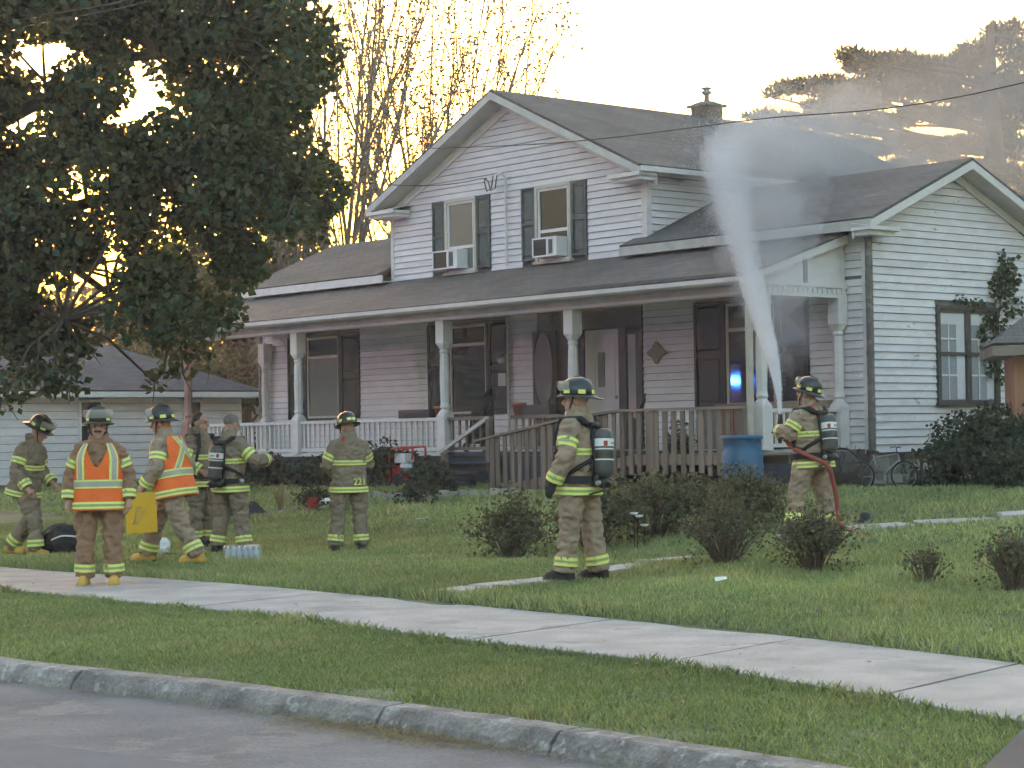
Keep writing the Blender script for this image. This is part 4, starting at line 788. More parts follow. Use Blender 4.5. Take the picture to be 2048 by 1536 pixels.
shrub('garden_shrub', 'low bronze shrub beside the path left of the standing firefighter', -.05, 23.2, 1.05, .78, LM['shrub'], 70, 230, size=.045, seed=1)
shrub('garden_shrub', 'wide dark shrub directly behind the standing firefighter', .95, 24.6, 1.35, .8, LM['shrub'], 80, 230, size=.045, seed=2)
shrub('garden_shrub', 'bronze shrub mass below the ramp landing', 1.75, 25.3, 1.7, .82, LM['shrub'], 90, 230, size=.045, seed=3)
shrub('garden_shrub', 'dark bronze shrub in front of the blue barrel', 2.75, 25.6, 1.7, .74, LM['shrub'], 90, 230, size=.045, seed=4)
shrub('garden_shrub', 'twiggy upright shrub in the lawn left of the hose carrier', 2.05, 19.9, 1.0, .70, LM['shrub'], 90, 130, size=.036, seed=5)
shrub('garden_shrub', 'rounded bronze shrub in front of the hose carrier legs', 2.72, 18.7, .90, .60, LM['shrub'], 90, 230, size=.036, seed=6)
shrub('garden_shrub', 'sparse bronze shrub at the right edge of the lawn', 4.02, 16.6, .70, .52, LM['shrub'], 60, 170, size=.034, seed=7)
shrub('garden_shrub', 'tiny leafless shrub in the lawn beside the right edge shrub', 3.5, 17.5, .5, .32, LM['shrub'], 26, 160, size=.03, seed=8)
shrub('garden_shrub', 'big dark green bush at the right against the house wall', 7.5, 31.2, 2.9, 1.2, LM['box'], 120, 240, size=.06, seed=9)
shrub('garden_shrub', 'dark green bush near the cedar shed foot', 7.9, 29.2, 2.2, .9, LM['box'], 80, 240, size=.06, seed=10)
for i, (px_, y, w, h, lab) in enumerate(((-10.5, -.85, 1.15, .72, 'rounded evergreen beside the lattice behind firefighter 221'), (-8.75, -.75, 1.25, .85, 'dark rounded evergreen right of firefighter 221'), (-14.5, -.8, 1.2, .7, 'dark evergreen bush at the left foot of the porch'),
        (-12.6, -.7, 1.1, .66, 'evergreen bush under the first white porch post'), (-5.6, -2.0, .7, .55, 'small green plant below the ramp foot'), (-6.4, -1.6, .7, .6, 'leafy green plant in front of the red machine'))):
    p = hw(px_, y); shrub('evergreen_shrub', lab, p.x, p.y, w, h, LM['box'], 40, 420, size=.06, seed=40 + i)
p = hw(-.75, -.95); shrub('climbing_plant', 'leafy plant growing up by the ramp end beside the barrel', p.x, p.y, .5, 1.15, LM['vine'], 30, 500, size=.06, seed=60, cat='plant')
for i, (x, y, lab) in enumerate(((-3.3, 34.0, 'small dark clump in the flower bed beside the dry grass'), (-1.6, 33.9, 'low green plant at the stone edge of the bed'))):
    shrub('bed_plant', lab, x, y, .8, .38, LM['box'], 26, 420, size=.05, seed=70 + i, cat='plant')
# ivy on the right gable
iv = thing('ivy_vine', 'green ivy climbing the right gable beside the dark window', 'vine', hw(XR, 5.4), HA)
bl = []; rr = random.Random(2)
for k in range(40):
    z = rr.uniform(2.3, 4.1); yy = (rr.gauss(.15, .22) if z < 3.5 else rr.gauss(.45, .2)); bl.append((.08, yy, z, .06, .2, .2))
for k in range(10): bl.append((.08, -1.0 + rr.uniform(0, .9), 3.62 + rr.uniform(-.05,.1), .05, .12, .07))
for k in range(14): bl.append((.08, .45 + rr.uniform(-.1,.35), rr.uniform(4, 4.5), .05, .13, .13))
m = MB(); m.tube([(.05, .2, .4), (.05, .15, 2), (.06, .2, 3.2), (.06, .5, 4.3)], [.03,.025,.02,.008], 5); m.tube([(.06,.2,3.2), (.06,-.4,3.62), (.06,-1,3.66)], [.015,.01,.005], 4); m.build('stem', M['bark'], iv)
leaf_cloud('foliage', bl, 190, .085, LM['vine'], iv, 8, aspect=.95)
# dry ornamental grass, narcissus
dg = thing('ornamental_grass', 'dry straw coloured grass clump in the flower bed', 'plant', (-3.9, 34.3, gz(-3.9, 34.3)))
V = []; Fq = []
for k in range(46):
    a = rnd.uniform(0, 6.28); L = rnd.uniform(.3, .62); sp = rnd.uniform(.1, .75); d = Vector((math.cos(a), math.sin(a), 0)); s = Vector((-d.y, d.x, 0))*.008; o_ = len(V)
    pts = [Vector((0,0,-.02)), d*L*sp*.45 + Vector((0,0,L*.75)), d*L*sp + Vector((0,0,L*(1-.5*sp)))]
    V += [pts[0]-s, pts[0]+s, pts[1]+s, pts[1]-s, pts[2]+s*.3, pts[2]-s*.3]; Fq += [(o_,o_+1,o_+2,o_+3), (o_+3,o_+2,o_+4,o_+5)]
np_mesh('blades', [tuple(v) for v in V], Fq, 4, LM['straw'], dg, np.ones((len(V), 4)))
for i, (x, y, h, lab) in enumerate(((1.40, 24.0, .42, 'tall white narcissus pair beside the standing firefighter'), (1.52, 24.0, .27, 'short white narcissus to the right of the taller ones'))):
    fl = thing('white_flower', lab, 'flower', (x, y, gz(x, y)))
    m = MB()
    for k in range(2 if i == 0 else 1): m.tube([(k*.03,0,0), (k*.04,0,h*.6), (k*.06,.0,h - k*.03)], .005, 5)
    m.build('stem', LM['vine'], fl)
    for k in range(2 if i == 0 else 1):
        MB().lathe([(.002,0),(.045,.012),(.05,.03),(.02,.02),(.002,.02)], 8, (k*.06, -.01, h - k*.03 - .01)).build('petals', M['white'], fl)

# --- grass blades
def grass(name, s0, s1, t0, t1, dens, hgt, seed, test=None, wid=.006, tri=False):
    g = np.random.default_rng(seed); n = int((s1-s0)*(t1-t0)*dens); s = g.uniform(s0, s1, n); t = g.uniform(t0, t1, n)
    x = NS[0]*(s+10.26) + TS[0]*t; y = NS[1]*(s+10.26) + TS[1]*t
    k = (y > 6) & (np.abs(x) < y*.27 + .3) & ((s > walk_back(t) - .02) | (s < walk_front(t) + .02)) & (s > kerb_s(t) + .16)
    k &= ~((s < -1.4) & (t > -6.40 - (s + 2.02)*.6))       # driveway
    dmin = np.full(n, 9.)
    for i, ((a0, b0), (a1, b1)) in enumerate(zip(PATH[:-1], PATH[1:])):
        if i in (5, 6): continue
        d = np.array([a1-a0, b1-b0]); q = np.clip(((s-a0)*d[0] + (t-b0)*d[1]) / (d@d), 0, 1)
        dmin = np.minimum(dmin, np.hypot(s-a0-q*d[0], t-b0-q*d[1]) - (.0 if i < 8 else .16))
    k &= dmin > .09 + .11*np.sin(s*7 + t*5)
    hx = (x-HP.x)*math.cos(HA) + (y-HP.y)*math.sin(HA); hy = -(x-HP.x)*math.sin(HA) + (y-HP.y)*math.cos(HA)
    k &= ~((hy > -.1) & (hx < .6))
    if test is not None: k &= test(s, t, x, y)
    s, t, x, y = s[k], t[k], x[k], y[k]; n = len(s)
    z = terr(x, y) - .012
    # patchiness of the turf: length, density and colour
    pn = np.sin(x*1.7 + 2.1*np.sin(y*.8)) * np.sin(y*1.9 + 1.7*np.sin(x*1.1)); pf = np.sin(x*5.1 + y*3.3) * np.sin(y*6.7 - x*2.2)
    h = hgt * (.55 + .9*g.random(n)) * (1 + .28*pn + .15*pf)
    edge = np.minimum(np.abs(s - walk_back(t)), np.abs(s - walk_front(t))); h *= 1 + .7*np.exp(-(edge/.10)**2)
    bare = np.clip((kerb_s(t) + .55 + .25*np.sin(t*3) + .15*np.sin(t*7.3) - s)/.4, 0, 1) * (s < 0)
    kk = g.random(n) > bare*.8; s, t, x, y, z, h, pn, pf = (q[kk] for q in (s, t, x, y, z, h, pn, pf)); n = len(s)
    a = g.uniform(0, 2*np.pi, n); l = h*(.15 + .8*g.random(n)); w = wid*(.7 + .6*g.random(n))*(1 + y/30)
    b = g.uniform(0, 2*np.pi, n)
    base = np.stack([x, y, z], 1); side = np.stack([np.cos(b)*w, np.sin(b)*w, 0*w], 1)
    midp = base + np.stack([np.cos(a)*l*.35, np.sin(a)*l*.35, h*.6], 1); tip = base + np.stack([np.cos(a)*l, np.sin(a)*l, h], 1)
    k5 = 3 if tri else 5
    V = (np.stack([base - side*1.15, base + side*1.15, tip], 1) if tri else np.stack([base - side, base + side, midp + side*.7, tip, midp - side*.7], 1)).reshape(-1, 3)
    dry = np.clip(.25 + .35*pn + .25*pf + .3*g.normal(size=n), 0, 1)**1.4 * .75
    br = g.uniform(.62, 1.3, n) * (1 + .20*np.sin(x*.9 + 1.3*np.sin(y*.55)) * np.sin(y*.75 + 1.1*np.sin(x*.6)))
    col = np.stack([br*(1 + dry*.95), br*(1 + dry*.42), br*(1 + dry*.75), np.ones(n)], 1)
    o = np_mesh(name, V, np.arange(n*k5).reshape(-1, k5), k5, LM['grass'], None, np.repeat(col, k5, 0))
    o['kind'] = 'stuff'; o['label'] = lab_; o['category'] = 'grass'; return o
lab_ = 'short uneven grass of the strip between kerb and sidewalk'; grass('verge_grass', -5.2, -1.1, -26, -5, 4200, .040, 1, wid=.0036)
lab_ = 'rough lawn grass of the front yard'; grass('lawn_grass', -.2, 6.5, -34, -6, 2000, .050, 2, wid=.0052, tri=True)
lab_ = 'lawn grass of the far yard up to the porch'; grass('yard_grass', 6.5, 22, -48, -10, 480, .065, 3, wid=.008, tri=True)

# ------------------------------------------------------------------ people
PM = dict(
    tan=mat('tan turnout cloth', (.34,.255,.185), .85, .16, 7, bump=.5, bscale=22, patch=((.21,.16,.12), 2.5, .62)),
    brown=mat('brown turnout cloth', (.30,.175,.11), .85, .16, 7, bump=.5, bscale=22, patch=((.20,.12,.075), 2.5, .6)),
    olive=mat('dark tan turnout cloth', (.25,.195,.145), .85, .16, 7, bump=.5, bscale=22, patch=((.16,.125,.095), 2.5, .62)),
    lime=mat('lime reflective trim', (.80,.86,.24), .45, .05, 10), silver=mat('silver reflective trim', (.42,.42,.36), .3, .06, 10),
    lime_mid=mat('green grey trim centre', (.36,.42,.18), .4, .06, 10),
    orange=mat('orange vest mesh', (.95,.17,.03), .7, .10, 9, bump=.3, bscale=40), skin=mat('skin', (.50,.29,.22), .5, .10, 8), glove=mat('black glove', (.02,.02,.022), .7),
    stache=mat('brown moustache', (.07,.04,.03), .7), hair=mat('dark hair', (.02,.015,.012), .6, .3, 30), hood=mat('orange hood cloth', (.55,.21,.05), .85, .12, 12),
    helmet=mat('black helmet', (.030,.032,.034), .28, .2, 6, spec=.6), boot=mat('yellow rubber boot', (.60,.36,.075), .55, .12, 8), darkboot=mat('black boot', (.02,.02,.02), .6),
    visor=visor_mat('clear visor', (.6,.6,.55), .45), yellow=mat('yellow folder', (.74,.43,.025), .5, .06, 5, patch=((.55,.34,.03), 9, .66)), tank=mat('grey air cylinder', (.085,.09,.092), .45, .1, 5),
    hose=mat('red fire hose', (.33,.075,.060), .7, .2, 12, bump=.4, bscale=60), grey=mat('grey stubble hair', (.20,.17,.15), .8, .2, 20))

def remesh_obj(mb, voxel, smooth_it=4, smooth_f=.5, dec=0):
    me = mb.mesh('tmp'); o = bpy.data.objects.new('tmp', me); COL.objects.link(o)
    r = o.modifiers.new('r', 'REMESH'); r.mode = 'VOXEL'; r.voxel_size = voxel; r.use_smooth_shade = True
    s = o.modifiers.new('s', 'SMOOTH'); s.iterations = smooth_it; s.factor = smooth_f
    if dec: q_ = o.modifiers.new('d', 'DECIMATE'); q_.ratio = dec
    dg = bpy.context.evaluated_depsgraph_get(); dg.update()
    out = bpy.data.meshes.new_from_object(o.evaluated_get(dg)); bpy.data.objects.remove(o); bpy.data.meshes.remove(me)
    return out
def wrinkle(me, amp, sc, seed):
    n = len(me.vertices); co = np.empty(n*3); me.vertices.foreach_get('co', co); co = co.reshape(-1, 3)
    no = np.empty(n*3); me.vertices.foreach_get('normal', no); no = no.reshape(-1, 3)
    off = Vector((seed*3.7, seed*1.3, seed*2.1))
    d = np.array([noise.noise(Vector((c[0]*sc*.8, c[1]*sc*.8, c[2]*sc*1.6)) + off) + .5*noise.noise(Vector((c[0]*sc*2.2, c[1]*sc*2.2, c[2]*sc*3.4)) + off) for c in co])
    d = -np.abs(d) * 1.6 + .4
    co += no * (d*amp)[:, None]; me.vertices.foreach_set('co', co.ravel()); me.update()
    me.polygons.foreach_set('use_smooth', [True]*len(me.polygons))

def lerp(a, b, t): return a + (b - a)*t
TR = [(0,.250,.195), (.12,.243,.186), (.32,.226,.170), (.55,.226,.165), (.70,.230,.158), (.80,.205,.146), (.88,.165,.128), (.94,.128,.112), (1.0,.102,.100)]
def trad(t):
    for (a, b, c), (d, e, f) in zip(TR[:-1], TR[1:]):
        if t <= d: q = (t - a)/(d - a); return lerp(b, e, q), lerp(c, f, q)
    return TR[-1][1:]

class Person:
    def __init__(s, label, loc, yaw, scale=1.0, J=None, cloth='tan', head=(0, 0), boots='darkboot', hands='skin', seed=1, headgear='helmet', vest=False, bulk=1.0):
        s.o = thing('person', label, 'person', loc, R(yaw)); s.o.scale = (scale,)*3; s.seed = seed; s.bulk = bulk
        V3 = lambda *a: Vector(a)
        s.J = dict(pel=V3(0,.0,.95), neck=V3(0,.02,1.53), head=V3(0,-.01,1.655), shL=V3(.178,.02,1.405), shR=V3(-.178,.02,1.405), elL=V3(.262,.05,1.14), elR=V3(-.262,.05,1.14),
                   wrL=V3(.272,-.04,.89), wrR=V3(-.272,-.04,.89), hipL=V3(.105,.01,.92), hipR=V3(-.105,.01,.92), knL=V3(.125,-.02,.50), knR=V3(-.125,-.02,.50), anL=V3(.135,.02,.09), anR=V3(-.135,.02,.09))
        for k, v in (J or {}).items(): s.J[k] = Vector(v)
        J = s.J; c = PM[cloth]; s.axis = (J['neck'] - J['pel']); s.low = J['pel'] - s.axis.normalized()*.17; s.ax = (J['neck'] - s.low)
        up = s.ax.normalized(); f = Vector((0,1,0)); s.bk = (f - up*f.dot(up)).normalized(); s.lf = s.bk.cross(up) * -1
        if s.lf.x < 0: s.lf = -s.lf
        # body: one continuous surface
        b = MB(); H = J['head']
        hm = s.head_matrix(head); s.hm = hm
        def hp(x, y, z): return hm @ Vector((x, y, z))
        hb = MB(); hb.ball((0, .012, .035), (.078, .097, .092), 14, 9); hb.ball((0, -.022, -.045), (.060, .070, .075), 12, 7); hb.ball((0, -.05, -.085), (.035, .035, .030), 8, 5)
        hb.tube([(0,-.088,.015), (0,-.112,-.022), (0,-.095,-.035)], [.011,.017,.012], 6); hb.tube([(-.04,-.082,.03), (0,-.092,.034), (.04,-.082,.03)], .011, 5)
        hb.ball((.079,.012,-.008), (.012,.022,.033), 6, 4); hb.ball((-.079,.012,-.008), (.012,.022,.033), 6, 4); hb.tube([(-.025,-.083,-.062), (0,-.090,-.062), (.025,-.083,-.062)], .009, 5)
        hb.xf(hm); b.add(hb.v, hb.f)
        b.tube([J['neck'] - Vector((0,0,.08)), J['neck'] + Vector((0,0,.03)), H + Vector((0,.015,-.04))], [.07,.062,.058], 10)
        b.rings([[tuple(s.tp(t, q*math.pi/6, -.06)) for q in range(12)] for t in (.15,.4,.65,.82,.95)])
        for S_ in 'LR':
            b.tube([J['sh'+S_], J['el'+S_], J['wr'+S_]], [.055,.045,.032], 8); b.tube([J['hip'+S_] + Vector((0,0,.05)), J['kn'+S_], J['an'+S_]], [.08,.06,.045], 8)
            b.tube([J['an'+S_] + Vector((0,.03,-.02)), J['an'+S_] + Vector((0,-.12,-.04))], [.04,.03], 6)
            if hands == 'skin': s.hand(b, S_)
        me = remesh_obj(b, .0075, 2, .4, .3); me.polygons.foreach_set('use_smooth', [True]*len(me.polygons)); me.materials.append(PM['skin']); link('body', me, None, s.o)
        # trousers
        p = MB(); k = bulk
        p.rings([[tuple(J['pel'] + Vector((rx*math.cos(q*math.pi/8), ry*math.sin(q*math.pi/8), dz))) for q in range(16)] for rx, ry, dz in ((.16,.12,.16), (.205,.165,.02), (.205,.165,-.08), (.16,.13,-.15))])
        for S_ in 'LR':
            h, kn, an = J['hip'+S_], J['kn'+S_], J['an'+S_]
            p.tube([h, h.lerp(kn, .45), kn, kn.lerp(an, .45), kn.lerp(an, 1.0)], [.125*k,.118*k,.098*k,.094*k,.101*k], 14)
            sgn = 1 if S_ == 'L' else -1; mid = h.lerp(kn, .62); p.ball(mid + Vector((sgn*.085*k, .01, 0)), (.055, .085, .11), 8, 5)     # cargo pocket
        me = remesh_obj(p, .017, 5, .5); wrinkle(me, .036, 8, seed); me.materials.append(c); link('trousers', me, None, s.o)
        # jacket
        j = MB(); j.rings([[tuple(s.tp(t, q*math.pi/10, 0)) for q in range(20)] for t in (0,.06,.15,.3,.45,.6,.72,.8,.86,.92,1.0)])
        j.tube([J['neck'] - up*.05, J['neck'] + up*.02, J['neck'] + up*.075 + s.bk*.012], [.105,.097,.092], 14)
        for S_ in 'LR':
            a, e, w = J['sh'+S_], J['el'+S_], J['wr'+S_]; inn = a.lerp(J['neck'] - up*.07, .5)
            j.tube([inn, a, a.lerp(e, .5), e, e.lerp(w, .5), w + (w-e).normalized()*-.02], [.085,.094*k,.092*k,.085*k,.080*k,.074*k], 12)
        me = remesh_obj(j, .016, 5, .5); wrinkle(me, .034, 7.5, seed + 5); me.materials.append(c); link('jacket', me, None, s.o)
        # trim bands
        for S_ in 'LR':
            a, e, w = J['sh'+S_], J['el'+S_], J['wr'+S_]; s.limb_band(a.lerp(e, .42), a.lerp(e, .72), .101*k, .097*k); s.limb_band(e.lerp(w, .62), e.lerp(w, .92), .087*k, .083*k)
            kn, an = J['kn'+S_], J['an'+S_]; s.limb_band(kn.lerp(an, .66), kn.lerp(an, .86), .107*k, .110*k)
        s.torso_band(.02, .115, .034 if vest else .012)
        if not vest: s.torso_band(.50, .585, .010)
        # boots
        for S_ in 'LR':
            an = J['an'+S_]; kn = J['kn'+S_]; ft = MB(); d = Vector((.04 if S_ == 'L' else -.04, -1, 0)).normalized(); sd = Vector((-d.y, d.x, 0))
            zb = an.z - .09
            def ring(f, w, h, lift=0): c0 = an + d*f; return [(c0.x + sd.x*w*x, c0.y + sd.y*w*x, zb + lift + h*z) for x, z in ((-1,.02),(-1,.35),(-.75,.8),(-.3,1),(.3,1),(.75,.8),(1,.35),(1,.02))]
            ft.rings([ring(-.085,.035,.10), ring(-.07,.046,.14), ring(-.02,.05,.16), ring(.05,.049,.13), ring(.12,.060,.105), ring(.18,.056,.09), ring(.215,.036,.06)])
            ft.tube([an + Vector((0,0,-.01)), an.lerp(kn, .4)], [.062,.075], 10)
            bt = ft.build('boot', PM[boots], s.o, True)
            sl_ = MB(); sl_.rings([ring(-.09,.04,.03), ring(-.02,.053,.03), ring(.12,.057,.03), ring(.2,.03,.03)]); sl_.build('sole', PM['darkboot'], bt)
            if hands == 'glove': gl = MB(); s.hand(gl, S_, 1.25); me = remesh_obj(gl, .009, 2, .4); me.materials.append(PM['glove']); link('glove', me, None, s.o)
        for x in (-1, 1): MB().ball((x*.032, -.083, .012), (.011,.006,.007), 6, 4).xf(hm).build('eye', PM['hair'], s.o)
        if headgear == 'helmet': s.helmet()
    def head_matrix(s, head): return Matrix.Translation(s.J['head'] - Vector((0,0,.012))) @ Matrix.Scale(1.10, 4) @ Matrix.Rotation(R(head[0]), 4, 'Z') @ Matrix.Rotation(R(head[1]), 4, 'X')
    def tp(s, t, th, off):
        """point on the jacket: t up the trunk, th around (0 = left side, 90 = back)"""
        rx, ry = trad(t); rx *= s.bulk; ry *= s.bulk; c, q = math.cos(th), math.sin(th); e = .85
        return s.low + s.ax*t + s.lf*(rx + off)*math.copysign(abs(c)**e, c) + s.bk*(ry + off)*math.copysign(abs(q)**e, q)
    def patch(s, name, m, t0, t1, a0, a1, off, nt=3, na=10, parent=None, skew=0, keep=None):
        g = MB(); P_ = [[s.tp(t0 + (t1-t0)*i/nt, R(a0 + (a1-a0)*k/na + skew*i/nt), off) for k in range(na + 1)] for i in range(nt + 1)]
        vs = [p for r_ in P_ for p in r_]; fs = []
        for i in range(nt):
            for k in range(na):
                if keep and not keep(t0 + (t1-t0)*(i+.5)/nt, (a0 + (a1-a0)*(k+.5)/na) % 360): continue
                fs.append((i*(na+1)+k, i*(na+1)+k+1, (i+1)*(na+1)+k+1, (i+1)*(na+1)+k))
        g.add(vs, fs); o = g.build(name, m, parent or s.o, True, recalc=False); return o
    def torso_band(s, t0, t1, off):
        o = s.patch('reflective_band', PM['lime'], t0, t1, 0, 360, off, 2, 28)
        q = (t1-t0)/3; s.patch('band_centre', PM['lime_mid'], t0+q, t1-q, 0, 360, off + .003, 1, 28, o)
    def limb_band(s, a, b, r0, r1):
        o = MB().tube([a, b], [r0, r1], 16, False).build('reflective_band', PM['lime'], s.o, True, recalc=False)
        MB().tube([a.lerp(b, .36), a.lerp(b, .64)], [lerp(r0, r1, .36) + .003, lerp(r0, r1, .64) + .003], 16, False).build('band_centre', PM['lime_mid'], o, True, recalc=False)
    def hand(s, b, S_, fat=1.0):
        w, e = s.J['wr'+S_], s.J['el'+S_]; d = (w - e).normalized(); sg = 1 if S_ == 'L' else -1
        fwd = Vector((0,-1,0)); th = (fwd - d*fwd.dot(d)); th = th.normalized() if th.length > .2 else Vector((-sg,0,0)); pal = d.cross(th)*sg   # th: thumb side, pal: palm normal
        if pal.dot(Vector((-sg,0,0))) < 0: pal = -pal
        c = w + d*.055; b.tube([w - d*.03, w + d*.02, c, c + d*.035], [.030*fat,.034*fat,.040*fat,.036*fat], 8)
        for k, (L, o_) in enumerate(((.070,.028), (.078,.010), (.072,-.009), (.056,-.026))):
            p0 = c + d*.035 + th*o_; p1 = p0 + d*L*.45 + pal*.012; p2 = p1 + d*L*.25 + pal*L*.30; p3 = p2 + pal*L*.25 - d*.004
            b.tube([p0 - d*.02, p1, p2, p3], [.0105*fat,.0098*fat,.009*fat,.008*fat], 6)
        t0 = w + d*.03 + th*.03; b.tube([t0, t0 + th*.022 + d*.025, t0 + th*.026 + d*.055 + pal*.015], [.013*fat,.011*fat,.009*fat], 6)
    def helmet(s):
        hm = s.hm; sh = MB(); n = 20
        prof = [(1.0,.0),(1.0,.04),(.96,.075),(.82,.115),(.58,.142),(.30,.155),(.05,.158)]
        sh.rings([[(.118*r*math.cos(2*math.pi*k/n), .01 + .142*r*math.sin(2*math.pi*k/n), .045 + z) for k in range(n)] for r, z in prof])
        def brim(r, z, back): 
            out = []
            for k in range(n):
                a = 2*math.pi*k/n; ex = 1 + max(0, math.sin(a))*back; out.append(((.118 + r)*math.cos(a), .01 + (.142 + r*ex)*math.sin(a), .045 + z - max(0, math.sin(a))*r*.55))
            return out
        sh.rings([brim(0,.008,0), brim(.035,-.006,1.2), brim(.036,-.012,1.2), brim(0,-.006,0)], cap=False)
        sh.tube([(0,-.11,.135), (0,-.05,.185), (0,.01,.205), (0,.08,.185), (0,.13,.13)], .014, 6)
        sh.xf(hm); h = sh.build('helmet', PM['helmet'], s.o, True)
        for a0 in (20, 75, 105, 160, 215, 325):
            q = MB(); vs = []
            for i in range(2):
                for k in range(4):
                    a = R(a0 - 13 + 26*k/3); r = 1.015 if i == 0 else .995; vs.append((.118*r*math.cos(a), .01 + .142*r*math.sin(a), .062 + .034*i))
            q.add(vs, [(k, k+1, k+5, k+4) for k in range(3)]); q.xf(hm); q.build('reflective_patch', PM['lime'], h, recalc=False)
        v = MB(); N = 9; R_ = []
        for i, (r, z) in enumerate(((.152,.055), (.178,.085), (.170,.135))):
            R_.append([(r*.86*math.sin(R(-70 + 140*k/N)), .012 - r*math.cos(R(-70 + 140*k/N)), .03 + z) for k in range(N + 1)])
        v.rings(R_, False, False); v.xf(hm); v.build('visor', PM['visor'], h, True, recalc=False)
        st = MB()
        for x in (-1, 1): st.tube([(x*.09, -.01, .05), (x*.075, -.04, -.05), (0, -.06, -.12)], .008, 5)
        st.xf(hm); st.build('chin_strap', PM['darkboot'], h)
    def vest(s):
        def keep(t, a):
            if t > .60 and (a < 30 or a > 330 or 150 < a < 210): return False          # arm holes
            front = abs(a - 270); return not (t > .58 and front < (t - .58)*92)          # V neck
        v = s.patch('vest', PM['orange'], -.0, .93, 0, 360, .028, 56, 144, keep=keep)
        s.patch('vest_band', PM['lime'], .30, .42, 0, 360, .034, 2, 40, v); s.patch('vest_band', PM['silver'], .325, .395, 0, 360, .038, 2, 40, v)
        for a in (232, 308):
            sk = -2 if a < 270 else 2
            s.patch('vest_band', PM['lime'], .42, .92, a - 13, a + 13, .035, 10, 4, v, skew=sk); s.patch('vest_band', PM['silver'], .42, .92, a - 7, a + 7, .039, 10, 3, v, skew=sk)
        for a, sk in ((50, 62), (130, -62)):
            s.patch('vest_band', PM['lime'], .42, .92, a - 12, a + 12, .035, 10, 4, v, skew=sk); s.patch('vest_band', PM['silver'], .42, .92, a - 6, a + 6, .039, 10, 3, v, skew=sk)
        v.data.materials[0] = PM['orange']; return v
    def world(s, p): return s.o.matrix_basis @ Vector(p)
    def scba(s, label, tilt=0):
        """air pack worn on the back: a thing of its own, in the person's frame"""
        o = thing('air_pack', label, 'air pack', s.o.location, s.o.rotation_euler.z); o.scale = s.o.scale
        T = lambda t, x, y: s.low + s.ax*t + s.lf*x + s.bk*(trad(t)[1]*s.bulk + y)
        up = s.ax.normalized(); a, b = T(.28, .02, .10), T(.80, -.01, .10); d = b - a
        cy = MB(); pts = []; rad = []
        for q, r in ((-.10,.02), (-.08,.035), (0,.085), (.04,.092), (.5,.092), (.90,.092), (.96,.084), (1.02,.06), (1.05,.02)): pts.append(a + d*q); rad.append(r)
        cy.tube(pts, rad, 18); c = cy.build('cylinder', PM['tank'], o, True)
        for q0, q1, m_ in ((.62,.80,M['white']), (.545,.575,M['white']), (.30,.33,M['white']), (.36,.50,PM['helmet'])):
            MB().tube([a + d*q0, a + d*q1], [.0945]*2, 18, False).build('label_band', m_, c, True, recalc=False)
        # red corner and dark lettering on the label, facing back and to the sides
        f = s.bk; sd = s.lf
        for k, (x, w, m_) in enumerate(((-62, 22, M['red']), (-28, 5, PM['helmet']), (-16, 7, PM['helmet']), (-4, 7, PM['helmet']), (8, 7, PM['helmet']))):
            for flip in (1, -1):
                g = MB(); vs = []
                for i in range(2):
                    for j_ in range(4):
                        an = R(x*1.0 + (w*j_/3)); rr_ = .0965; z = (.65 if k == 0 else .685) + i*(.12 if k == 0 else .055)
                        vs.append(a + d*z + (f*math.cos(an) + sd*math.sin(an)*flip)*rr_)
                g.add(vs, [(j_, j_+1, j_+5, j_+4) for j_ in range(3)])
                if flip == 1 or k == 0: g.build('label_mark', m_, c, recalc=False)
        fr = MB(); 
        for x in (-.075, .075): fr.tube([T(.20,x,.03), T(.5,x,.035), T(.86,x*.9,.03)], .018, 8)
        fr.beam(T(.20,-.10,.04), T(.20,.10,.04), .05, .10); fr.beam(T(.86,-.08,.03), T(.86,.08,.03), .05, .06); fr.beam(T(.5,-.08,.045), T(.5,.08,.045), .04, .08)
        fr.build('back_frame', M['black'], o, True)
        for x in (-1, 1):
            st = MB(); pts = [T(.86, x*.09, .02), s.tp(.93, R(90 - x*55), .03), s.tp(.90, R(-90 + x*50), .03) + up*.02, s.tp(.72, R(-90 + x*42), .022), s.tp(.45, R(-90 + x*62), .022), s.tp(.28, R(-90 + x*85), .022)]
            st.tube(pts, [.03,.034,.034,.026,.018,.018], 6); st.build('shoulder_strap', M['blackcloth'], o, True)
            MB().tube([T(.45, x*.09, .02), s.tp(.36, R(90 - x*55), .02), s.tp(.26, R(90 - x*85), .02)], .02, 6).build('side_strap', M['blackcloth'], o, True)
        s2 = s.patch('waist_belt', M['blackcloth'], .16, .25, 0, 360, .022, 2, 28, o)
        MB().tube([s.tp(.2, R(168), .03), s.tp(.2, R(152), .035)], .03, 8).build('buckle', M['steel'], o)
        vb = MB(); vb.ball(T(.17,.05,.10), .055, 10, 6); vb.tube([T(.17,.05,.10), T(.15,-.09,.09)], [.04,.035], 8); vb.build('valve', M['black'], o, True)
        MB().tube([T(.17,.12,.09), T(.17,.15,.09)], [.028,.02], 8).build('knob', M['steel'], o)
        g = MB().tube([T(.17,.03,.12), T(.08,.10,.12), s.tp(.03, R(60), .03)], .010, 6); g.build('gauge_line', M['black'], o)
        return o

def at(x, y, dz=0): return (x, y, gz(x, y) + dz)
